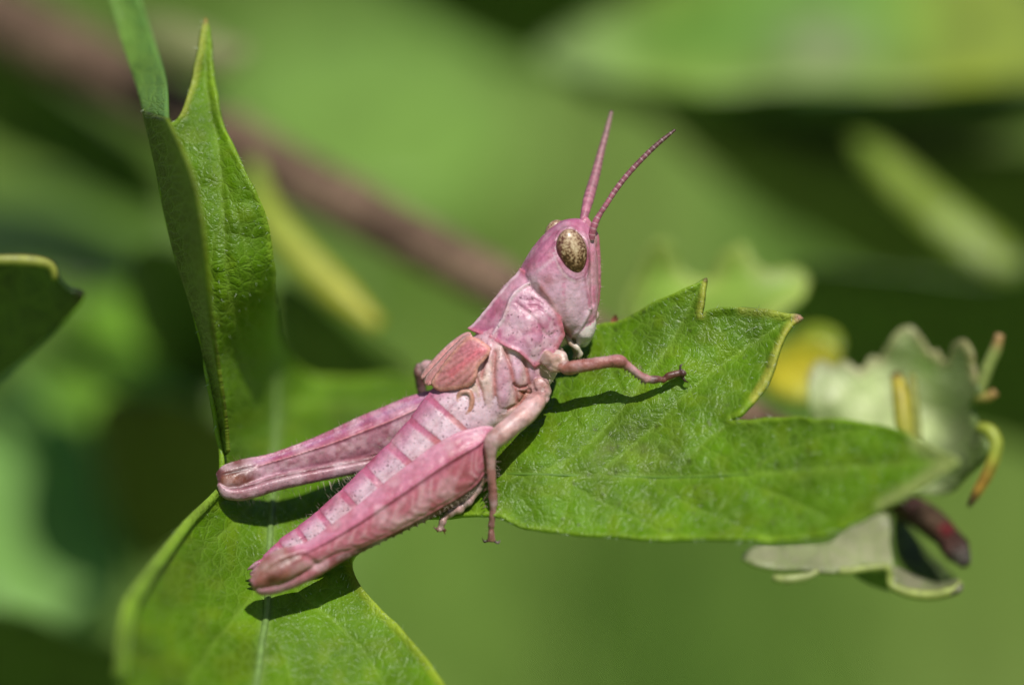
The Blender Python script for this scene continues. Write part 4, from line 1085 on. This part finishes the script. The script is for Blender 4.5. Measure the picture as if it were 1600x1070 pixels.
antenna([(924, 374, -24), (925, 366, -26), (927, 357, -28), (933, 342, -28), (947, 320, -26), (962, 297, -22), (980, 274, -18), (1002, 250, -14), (1028, 225, -8), (1055, 203, 0)], [5.5, 6, 4.4, 4.4, 4.6, 4.5, 4.4, 4.2, 4.0, 3.6, 2.0], 0.95, None,
        s2l(168, 94, 114), s2l(76, 46, 40), 25)
antenna([(915, 358, 6), (912, 345, 12), (915, 330, 20), (922, 303, 38), (931, 272, 55), (940, 236, 72), (949, 203, 88), (957, 171, 100)], [6, 7, 9, 8.6, 7.6, 6.4, 5.4, 4.6, 3], 0.95, None,
        s2l(176, 104, 128), s2l(128, 100, 94), 24, 0.15)

# ---- wing pads
def wing_pad(outline, ctrl, colfn, name='wing_pad', thick=4.5, step=2.2):
    P, F, md = blade_mesh(outline, ctrl, step, True)
    u, v = P[:, 0], P[:, 1]
    P[:, 2] -= 5 * np.sqrt(np.clip(md, 0, 12) / 12)
    col, P = colfn(P, md)
    W, FF = thicken(world(P, False), F, thick * K)
    return mk(name, W, FF, M_WING, GH, np.vstack([col, col]))
def wp_col(P, md):
    o = np.array([772, 535.0]); a = np.arctan2(P[:, 1] - o[1], P[:, 0] - o[0]); rr = np.hypot(P[:, 0] - o[0], P[:, 1] - o[1])
    rib = 0.5 + 0.5 * np.cos(a * 46 + 0.8 * vnoise(P[:, :2], 20, 3) * 6)
    c = mixc(s2l(190, 136, 132), s2l(190, 110, 128), vnoise(P[:, :2], 26, 71))
    c = mixc(c, s2l(208, 98, 116), np.exp(-(seg_dist(P, [(755, 545), (728, 566), (706, 584)]) / 6) ** 2) * 0.6)
    c = mixc(c, s2l(226, 172, 150), (1 - sstep(2, 7, md)) * 0.6)
    c = mixc(c, c * np.array([0.88, 0.74, 0.72]), (1 - rib) * 0.7)
    P[:, 2] -= 1.7 * rib
    return c, P
wing_pad([(735, 527), (752, 533), (766, 545), (760, 558), (748, 573), (744, 588), (736, 600), (716, 606), (690, 609), (679, 604), (676, 597), (682, 586), (704, 556), (722, 536)],
         [(735, 527, -52), (766, 545, -62), (745, 580, -64), (735, 602, -58), (679, 604, -42), (700, 560, -42), (715, 575, -56)], wp_col)
def wp_col2(P, md):
    c = mixc(s2l(206, 132, 130), s2l(216, 160, 160), vnoise(P[:, :2], 20, 73))
    c = mixc(c, s2l(226, 180, 172), (1 - sstep(1, 4, md)) * 0.6)
    return c, P
wing_pad([(730, 524), (738, 527), (722, 545), (700, 568), (681, 592), (672, 602), (664, 598), (667, 588), (686, 566), (708, 543)],
         [(730, 524, -22), (738, 527, -38), (700, 568, -34), (664, 598, -10), (672, 602, -26), (686, 566, -16)], wp_col2)
wing_pad([(728, 521), (736, 524), (716, 540), (694, 562), (672, 585), (660, 592), (660, 585), (680, 560), (706, 535)],
         [(728, 521, 15), (736, 524, 5), (694, 562, 15), (660, 590, 30), (680, 560, 24)], wp_col2)

# ---- bristles on legs, abdomen edge and face
def bristles():
    V = []; F = []
    def one(b, dr, L, r=0.6):
        dr = dr / np.linalg.norm(dr); a = np.cross(dr, [0.3, 0.2, 0.9]); a = a / np.linalg.norm(a) * r; c = np.cross(dr, a)
        k = len(V); V.extend([b + a, b - a * .5 + c * .87, b - a * .5 - c * .87, b + dr * L]); F.extend([(k, k + 1, k + 3), (k + 1, k + 2, k + 3), (k + 2, k, k + 3)])
    def along(line, out, L, n, d, spread=0.4, r=0.6, dj=6):
        r *= 0.7
        C = catmull(np.array(line, float), n)
        for p in C:
            p = p + rng.uniform(-3, 3, 2)
            dr = np.array([out[0], out[1], 0]) + rng.normal(0, spread, 3) * [1, 1, 1.5]
            one(np.r_[p, d + rng.uniform(-dj, dj)], dr, L * rng.uniform(0.5, 1.2), r)
    along([(640, 622), (590, 641), (500, 681), (410, 713), (365, 722)], (-0.35, -0.9), 11, 46, 35)
    along([(365, 781), (400, 779), (432, 769), (489, 757), (534, 747), (560, 738)], (0.25, 0.95), 16, 40, 22)
    along([(350, 770), (345, 740), (360, 725)], (-0.8, 0.4), 10, 10, 10)
    along([(640, 652), (610, 688), (572, 726), (536, 762), (500, 794), (467, 821), (437, 843), (405, 880)], (-0.75, -0.55), 11, 90, -15, 0.5)
    along([(735, 518), (775, 466), (815, 420)], (-0.8, -0.5), 8, 40, -10, 0.4, 0.5)
    along([(735, 518), (775, 466), (815, 420), (850, 370), (880, 347)], (-0.8, -0.5), 5, 50, -10, 0.4, 0.45)
    along([(846, 575), (856, 590), (850, 612), (836, 632), (815, 662), (790, 690)], (0.85, 0.5), 13, 30, -45, 0.4)
    along([(937, 400), (938, 440), (937, 480), (930, 515)], (0.95, 0.1), 7, 22, -10, 0.4, 0.45)
    along([(900, 562), (940, 556), (970, 556)], (0.1, -1), 6, 18, -58, 0.4, 0.45)
    along([(980, 566), (1000, 578), (1015, 586)], (0.5, -0.85), 9, 16, -55, 0.4, 0.5)
    along([(1040, 580), (1062, 575)], (0.3, -0.95), 8, 8, -44, 0.4, 0.5)
    along([(775, 700), (777, 750), (777, 800)], (0.95, 0.2), 9, 22, -80, 0.4, 0.5)
    along([(760, 700), (763, 750), (765, 830)], (-0.95, 0.2), 9, 22, -80, 0.4, 0.5)
    along([(744, 765), (706, 786), (650, 815), (594, 846)], (0.3, 0.95), 9, 40, -80, 0.4, 0.6)
    along([(735, 765), (715, 790), (692, 805)], (-0.7, -0.6), 8, 14, -60, 0.5, 0.5)
    # short fuzz over the abdomen side
    h = mk('bristle', world(np.array(V), False), F, M_HAIR, GH, np.tile(s2l(206, 186, 170), (len(V), 1)), smooth=False)
    h['kind'] = 'stuff'
bristles()

# ------------------------------------------------------------------ surroundings (out of focus)
def rod(name, P, R, colf, mat, parent=None, nr=16, step=12, label=None, cat=None, group=None, bump=0.0, persp=True, seed=0):
    P = np.array(P, float)
    C = curve_len(P, step); s = np.linspace(0, 1, len(C)); r = np.interp(s, np.linspace(0, 1, len(R)), R)
    S = tube_sections(C, r, nr)
    if bump: S = S + grid_normals(S) * ((vnoise(S, 30, seed) - 0.5) * 2 * bump)[..., None]
    c = colf(np.repeat(s[:, None], nr, 1), S)
    V = np.vstack([S.reshape(-1, 3), C[:1], C[-1:]]); n, m = S.shape[:2]
    a = n * m; F = [tuple(q) for q in grid_faces(n, m, True)]
    for j in range(m): F += [(a, (j + 1) % m, j), (a + 1, (n - 1) * m + j, (n - 1) * m + (j + 1) % m)]
    col = np.vstack([c.reshape(-1, 3), c[0].mean(0)[None], c[-1].mean(0)[None]])
    o = mk(name, world(V), F, mat, parent, col)
    if label: o['label'] = label; o['category'] = cat
    if group: o['group'] = group
    return o

# the brown branch that runs behind everything and ends in a broken reddish stump at the right
def br_col(s, S):
    c = mixc(np.array([0.28, 0.185, 0.125]), np.array([0.11, 0.068, 0.048]), vnoise(S, 60, 3))
    c = mixc(c, np.array([0.060, 0.036, 0.022]), sstep(0.80, 0.87, s) * 0.95)
    c = mixc(c, np.array([0.11, 0.010, 0.015]), (1 - sstep(6, 18, np.hypot(S[..., 0] - 1480, S[..., 1] - 828))) * 0.9)
    return c
BR = thing('branch', 'brown woody branch crossing behind the grasshopper, ending in a reddish stump', 'branch', world(np.array([760.0, 440, 1500])))
rod('stem', [(-330, -150, 2150), (-60, 0, 1900), (150, 105, 1700), (400, 245, 1450), (560, 330, 1290), (760, 437, 1080), (960, 545, 880), (1200, 668, 620), (1380, 770, 450), (1450, 812, 330), (1498, 858, 280)],
    [58, 56, 53, 50, 47, 44, 40, 35, 30, 27, 20], br_col, M_BARK, BR, bump=3)
rod('side_twig', [(1440, 806, 340), (1424, 790, 350), (1408, 782, 355)], [22, 18, 12], lambda s, S: np.broadcast_to(np.array([0.06, 0.03, 0.025]), S.shape), M_BARK, BR, bump=2)
rod('stump_end', [(1484, 846, 285), (1500, 866, 272), (1508, 882, 262)], [20, 19, 8], lambda s, S: mixc(np.array([0.06, 0.028, 0.022]), np.array([0.12, 0.10, 0.09]), sstep(0.4, 0.7, s)), M_BARK, BR, bump=2)

# green shoot just right of the upright lobe
rod('young_shoot', [(395, 260, 1150), (420, 335, 1050), (470, 400, 1000), (520, 450, 970), (575, 497, 940), (592, 510, 935)], [14, 20, 26, 28, 27, 12],
    lambda s, S: mixc(np.array([0.26, 0.38, 0.05]), np.array([0.50, 0.48, 0.05]), s), M_VEIN, label='blunt yellow green shoot pointing down in front of the brown branch', cat='shoot')
rod('young_shoot', [(215, 40, 1500), (300, 80, 1450), (345, 92, 1420), (385, 80, 1400)], [18, 38, 40, 14],
    lambda s, S: mixc(np.array([0.22, 0.24, 0.09]), np.array([0.26, 0.27, 0.11]), s), M_VEIN, label='pale cream green bud behind the tip of the upright leaf lobe', cat='shoot')

# curled leaf behind the right tip: pale underside, pointed teeth, rolled yellow margins
CL = thing('curled_leaf', 'pale curled leaf with yellow rolled edges behind the green leaf tip', 'leaf', world(np.array([1400.0, 900, 340])))
PALE = np.array([0.62, 0.67, 0.38])
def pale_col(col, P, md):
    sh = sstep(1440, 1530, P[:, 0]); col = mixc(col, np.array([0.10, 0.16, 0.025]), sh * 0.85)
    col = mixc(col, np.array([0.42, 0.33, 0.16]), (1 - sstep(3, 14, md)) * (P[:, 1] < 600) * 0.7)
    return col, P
leaf_object('blade', [(1262, 590), (1282, 566), (1300, 572), (1322, 562), (1345, 577), (1362, 556), (1374, 562), (1388, 540), (1404, 518), (1424, 510), (1440, 526), (1452, 552), (1464, 548), (1476, 564), (1492, 536), (1508, 528), (1520, 545), (1524, 580), (1530, 610), (1520, 640), (1536, 670), (1545, 700),
                      (1520, 740), (1480, 770), (1420, 760), (1340, 720), (1290, 690), (1268, 640)],
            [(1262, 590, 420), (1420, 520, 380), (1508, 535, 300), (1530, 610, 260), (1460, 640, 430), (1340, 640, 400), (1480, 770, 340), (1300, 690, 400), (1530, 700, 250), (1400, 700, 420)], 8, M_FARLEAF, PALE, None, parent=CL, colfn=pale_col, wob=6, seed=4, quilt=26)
ylw = lambda a, b: (lambda s, S: mixc(np.array(a), np.array(b), s))
rod('rolled_margin', [(1400, 584, 300), (1408, 620, 285), (1412, 655, 275), (1418, 700, 270)], [9, 14, 15, 14], lambda s, S: mixc(mixc(np.array([0.10, 0.06, 0.02]), np.array([0.50, 0.40, 0.02]), sstep(0.02, 0.12, s)), np.array([0.34, 0.36, 0.06]), s), M_VEIN, CL, step=6)
rod('rolled_margin', [(1424, 586, 310), (1428, 630, 300), (1432, 690, 295)], [6, 9, 9], ylw((0.28, 0.29, 0.05), (0.30, 0.34, 0.08)), M_VEIN, CL, step=6)
rod('rolled_margin', [(1562, 522, 250), (1556, 545, 255), (1544, 572, 262), (1534, 600, 268), (1528, 622, 272)], [7, 10, 10, 10, 8], lambda s, S: mixc(np.array([0.40, 0.24, 0.09]), np.array([0.30, 0.36, 0.10]), sstep(0.05, 0.3, s)), M_VEIN, CL, step=6)
rod('rolled_margin', [(1556, 612, 262), (1544, 620, 265), (1524, 622, 272)], [7, 8, 8], ylw((0.34, 0.20, 0.06), (0.24, 0.28, 0.05)), M_VEIN, CL, step=6)
rod('rolled_margin', [(1530, 668, 262), (1546, 672, 250), (1556, 690, 244), (1553, 715, 242), (1542, 742, 244), (1526, 770, 250), (1514, 790, 256)], [9, 11, 11, 10, 9, 8, 4],
    lambda s, S: mixc(mixc(np.array([0.36, 0.42, 0.05]), np.array([0.42, 0.24, 0.04]), sstep(0.35, 0.7, s)), np.array([0.08, 0.04, 0.03]), sstep(0.78, 0.95, s)), M_VEIN, CL, step=6)

LL = thing('shrivelled_leaf', 'shrivelled grey green leaf with wavy yellowish rim hanging under the leaf tip', 'leaf', world(np.array([1350.0, 930, 250])))
GREY = np.array([0.34, 0.34, 0.20])
leaf_object('blade', [(1158, 876), (1175, 858), (1230, 850), (1290, 846), (1330, 812), (1370, 800), (1392, 812), (1392, 850), (1398, 884), (1375, 892), (1340, 890), (1300, 896), (1250, 892), (1200, 888)],
            [(1158, 876, 190), (1230, 852, 230), (1330, 815, 300), (1392, 812, 310), (1396, 884, 200), (1300, 896, 180), (1250, 892, 180)], 7, M_FARLEAF, GREY, np.array([0.38, 0.40, 0.22]), 9, parent=LL, wob=6, seed=9, quilt=40)
def rim(name, P, R, a, b): return rod(name, P, R, ylw(a, b), M_VEIN, LL, step=6)
rim('rim', [(1290, 888, 186), (1320, 892, 180), (1350, 888, 180), (1384, 886, 184), (1390, 900, 190), (1394, 915, 190), (1420, 926, 185), (1455, 930, 180), (1488, 922, 178), (1502, 908, 182)], [5, 7, 6, 6, 6, 7, 8, 8, 8, 4], (0.36, 0.42, 0.12), (0.32, 0.38, 0.08))
rim('rim', [(1208, 902, 170), (1230, 905, 165), (1262, 900, 168), (1278, 892, 172)], [6, 8, 7, 4], (0.36, 0.42, 0.14), (0.34, 0.38, 0.14))
leaf_object('hanging_flap', [(1330, 886), (1390, 888), (1396, 918), (1372, 914), (1345, 902)], [(1330, 886, 190), (1390, 888, 190), (1396, 918, 260), (1345, 902, 240)], 7, M_FARLEAF, np.array([0.05, 0.11, 0.012]), None, parent=LL)
leaf_object('hanging_flap', [(1392, 884), (1430, 902), (1468, 912), (1500, 905), (1498, 924), (1455, 934), (1412, 926), (1394, 912)], [(1392, 884, 200), (1468, 905, 260), (1500, 905, 190), (1455, 934, 180), (1400, 918, 190)], 7, M_FARLEAF, np.array([0.24, 0.23, 0.14]), None, parent=LL)
leaf_object('hanging_flap', [(1400, 800), (1440, 850), (1480, 890), (1494, 915), (1440, 905), (1402, 870)], [(1400, 800, 420), (1440, 850, 430), (1494, 915, 380), (1402, 870, 400)], 9, M_FARLEAF, np.array([0.035, 0.05, 0.012]), None, parent=LL)

# yellow leaf between the right lobe and the pale one
leaf_object('yellow_leaf', [(1180, 560), (1230, 535), (1275, 525), (1310, 545), (1315, 590), (1290, 620), (1240, 628), (1195, 610)],
            [(1180, 560, 700), (1275, 525, 640), (1315, 590, 640), (1240, 628, 620), (1240, 575, 660)], 14, M_FARLEAF, np.array([0.60, 0.50, 0.03]), np.array([0.45, 0.44, 0.04]), 24,
            label='small yellow leaf showing between the green leaf and the pale curled leaf', parent=None)
leaf_object('yellow_leaf', [(1235, 548), (1250, 515), (1285, 508), (1315, 525), (1310, 556), (1270, 562)], [(1235, 548, 780), (1285, 508, 760), (1315, 525, 740), (1270, 562, 730)], 14, M_FARLEAF, np.array([0.25, 0.31, 0.02]), None,
            label='small yellow green leaf just above the yellow one', parent=None)

# pale lobed leaf behind the top of the right lobe
leaf_object('pale_leaf', [(978, 478), (992, 432), (1012, 400), (1032, 380), (1050, 384), (1062, 410), (1080, 432), (1112, 436), (1126, 408), (1146, 388), (1166, 384), (1178, 404), (1196, 418), (1232, 416), (1264, 436), (1258, 462), (1240, 476), (1200, 500), (1120, 540), (1050, 560), (1000, 520)],
            [(978, 478, 780), (1040, 382, 740), (1160, 385, 700), (1264, 445, 680), (1120, 540, 560), (1000, 520, 680), (1110, 450, 720)], 9, M_FARLEAF, np.array([0.30, 0.45, 0.07]), np.array([0.40, 0.50, 0.10]), 26, wob=6, seed=5,
            label='pale green lobed leaf right behind the head of the grasshopper', parent=None)

# dark leaf at the left with a yellow upper rim and a black point
DL = thing('dark_leaf', 'dark shaded green leaf with yellow rim and black pointed tip', 'leaf', world(np.array([20.0, 560, 300])))
leaf_object('blade', [(-160, 430), (-80, 412), (0, 402), (50, 404), (84, 412), (92, 436), (108, 452), (132, 462), (100, 500), (50, 548), (0, 592), (-60, 640), (-160, 650)],
            [(-160, 430, 120), (0, 402, 160), (84, 412, 170), (132, 462, 230), (50, 548, 420), (0, 592, 520), (-160, 650, 640), (0, 500, 340), (-100, 520, 380)], 10, M_FARLEAF, np.array([0.035, 0.075, 0.016]), None, parent=DL, quilt=16,
            colfn=lambda c, P, md: (mixc(c, np.array([0.03, 0.012, 0.02]), 1 - sstep(8, 20, np.hypot(P[:, 0] - 132, P[:, 1] - 462))), P))
rod('rolled_margin', [(-150, 426, 118), (-80, 412, 130), (0, 406, 150), (55, 408, 160), (80, 416, 165), (86, 436, 172)], [8, 9, 8, 8, 9, 5], ylw((0.24, 0.28, 0.06), (0.34, 0.36, 0.06)), M_VEIN, DL, step=8)

# soft leaves further back ---------------------------------------------------------
FG = 'soft leaves of the shrub further back'
def soft(outline, ctrl, colr, label, margin=None, mw=40, step=28, group=FG, colfn=None):
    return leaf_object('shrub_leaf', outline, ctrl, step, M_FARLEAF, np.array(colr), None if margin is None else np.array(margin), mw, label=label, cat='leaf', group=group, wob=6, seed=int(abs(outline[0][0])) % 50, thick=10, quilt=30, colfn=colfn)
# big bright leaf at the upper right, the shade below it put in as a darker leaf
soft([(840, 85), (900, 45), (1000, -10), (1120, -60), (1350, -110), (1560, -60), (1700, 60), (1680, 140), (1560, 130), (1400, 140), (1250, 135), (1100, 140), (960, 130), (880, 112)],
     [(840, 85, 1900), (1120, -60, 2400), (1350, -110, 2500), (1700, 60, 2200), (1560, 130, 1750), (1250, 135, 1700), (960, 130, 1750), (1250, 30, 2000)], (0.203, 0.392, 0.058),      'big bright green leaf out of focus above the antennae', (0.26, 0.40, 0.07), 60,
     colfn=lambda c, P, md: (mixc(mixc(mixc(c, np.array([0.36, 0.50, 0.20]), (1 - sstep(860, 1060, P[:, 0])) * 0.8), np.array([0.38, 0.44, 0.04]), sstep(1330, 1520, P[:, 0]) * 0.8), np.array([0.36, 0.36, 0.24]), np.exp(-(((P[:, 0] - 1290) / 70) ** 2 + ((P[:, 1] - 75) / 45) ** 2)) * 0.8), P))  # whitish sheen of the left end painted into the leaf colour
soft([(880, 118), (1050, 140), (1250, 145), (1450, 140), (1620, 130), (1640, 170), (1540, 230), (1420, 262), (1330, 275), (1230, 240), (1120, 200), (980, 165)],
     [(880, 118, 1760), (1250, 145, 1700), (1620, 130, 1760), (1420, 262, 2250), (1330, 275, 2300), (1120, 200, 2050), (1540, 230, 2150)], (0.045, 0.1, 0.03),      'dark drooping leaf put in for the shade under the big bright leaf')
# yellowish stalk-like leaf at the right
soft([(1330, 215), (1380, 230), (1450, 280), (1530, 335), (1590, 385), (1600, 430), (1560, 440), (1500, 410), (1430, 345), (1360, 275)],
     [(1330, 215, 1500), (1450, 280, 1420), (1590, 385, 1350), (1560, 440, 1330), (1430, 345, 1380), (1360, 275, 1450)], (0.26, 0.34, 0.03), 'narrow yellowish leaf slanting down below the dark drooping leaf', (0.17, 0.25, 0.03), 30)
soft([(330, 120), (430, 40), (600, 20), (760, 90), (840, 200), (760, 300), (620, 340), (470, 300), (370, 220)],
     [(330, 120, 5200), (600, 20, 5500), (840, 200, 5000), (620, 340, 4600), (580, 170, 5000)], (0.21, 0.36, 0.065), 'light green leaf far behind the branch, melting into the blur')
# left: pale broad leaf and greener ones
soft([(-80, 700), (-20, 610), (60, 560), (110, 590), (140, 680), (180, 780), (205, 880), (190, 960), (120, 1000), (40, 985), (-40, 930), (-100, 850)],
     [(-80, 700, 2300), (60, 560, 2600), (140, 680, 2450), (205, 880, 2250), (120, 1000, 2100), (-40, 930, 2100), (60, 800, 2300)], (0.21, 0.40, 0.10), 'broad pale green leaf hanging below the dark leaf with a black tip')
soft([(60, 580), (130, 450), (230, 450), (300, 540), (340, 640), (260, 680), (150, 670), (80, 640)], [(60, 580, 2100), (230, 450, 2300), (340, 640, 1950), (80, 640, 1950)], (0.17, 0.35, 0.03), 'mid green leaf behind the folded edge of the upright lobe')
soft([(-60, 330), (60, 300), (200, 300), (280, 360), (300, 440), (200, 470), (60, 450), (-40, 420)], [(-60, 330, 2700), (200, 300, 2700), (200, 470, 2300), (60, 450, 2300)], (0.11, 0.21, 0.025), 'dull green leaf under the left end of the brown branch')
# hollows: their shade put in as dark leaves, undersides to the lens
DK = (0.030, 0.068, 0.008)  # dark leaf colour standing for the shade of the hollows
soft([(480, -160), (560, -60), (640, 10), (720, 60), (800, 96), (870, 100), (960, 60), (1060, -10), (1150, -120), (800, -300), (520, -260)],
     [(480, -160, 2500), (640, 10, 2700), (800, 96, 2900), (960, 60, 2850), (1060, -10, 2700), (800, -300, 2000), (520, -260, 2100)], DK, 'very dark leaf put in for the shade above, between shoot and bright leaf')
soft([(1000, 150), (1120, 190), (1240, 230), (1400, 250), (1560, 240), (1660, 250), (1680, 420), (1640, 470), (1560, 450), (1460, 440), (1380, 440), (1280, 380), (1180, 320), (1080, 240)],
     [(1000, 150, 2000), (1240, 230, 1900), (1560, 240, 1900), (1680, 420, 2500), (1560, 450, 2550), (1380, 440, 2550), (1180, 320, 2400)], (0.06, 0.09, 0.010), 'wide dark leaf put in for the shaded hollow behind the narrow yellowish leaf')
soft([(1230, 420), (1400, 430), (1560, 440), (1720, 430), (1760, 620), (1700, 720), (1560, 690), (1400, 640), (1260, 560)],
     [(1230, 420, 1300), (1560, 440, 1250), (1720, 430, 1200), (1760, 620, 1750), (1560, 690, 1950), (1260, 560, 1750)], DK, 'dark green leaf put in for the shade behind the pale curled leaf')
soft([(-60, 60), (30, 90), (120, 150), (230, 240), (270, 340), (200, 330), (90, 270), (-20, 220), (-80, 160)], [(-60, 60, 2150), (120, 150, 2050), (230, 240, 2050), (270, 340, 2300), (90, 270, 2500), (-20, 220, 2500)], DK, 'dark leaf put in for the shade beneath the upper end of the branch')
soft([(215, 390), (280, 390), (345, 480), (360, 600), (300, 610), (235, 560), (200, 460)], [(215, 390, 1300), (280, 390, 1250), (345, 480, 1450), (360, 600, 1800), (235, 560, 1800)], DK, 'dark leaf put in for the shaded gap beside the folded leaf edge')
soft([(430, 450), (500, 475), (570, 530), (640, 600), (540, 640), (440, 600)], [(430, 450, 1050), (500, 475, 1050), (640, 600, 1500), (440, 600, 1500)], DK, 'dark leaf put in for the shade behind the notch beside the green shoot')
soft([(-140, 940), (0, 950), (110, 985), (215, 1020), (240, 1140), (0, 1200), (-140, 1180)], [(-140, 940, 1300), (110, 985, 1350), (240, 1140, 2000), (-140, 1180, 2000), (0, 1200, 2000)], DK, 'dark leaf put in for the shade underneath the broad pale green leaf')
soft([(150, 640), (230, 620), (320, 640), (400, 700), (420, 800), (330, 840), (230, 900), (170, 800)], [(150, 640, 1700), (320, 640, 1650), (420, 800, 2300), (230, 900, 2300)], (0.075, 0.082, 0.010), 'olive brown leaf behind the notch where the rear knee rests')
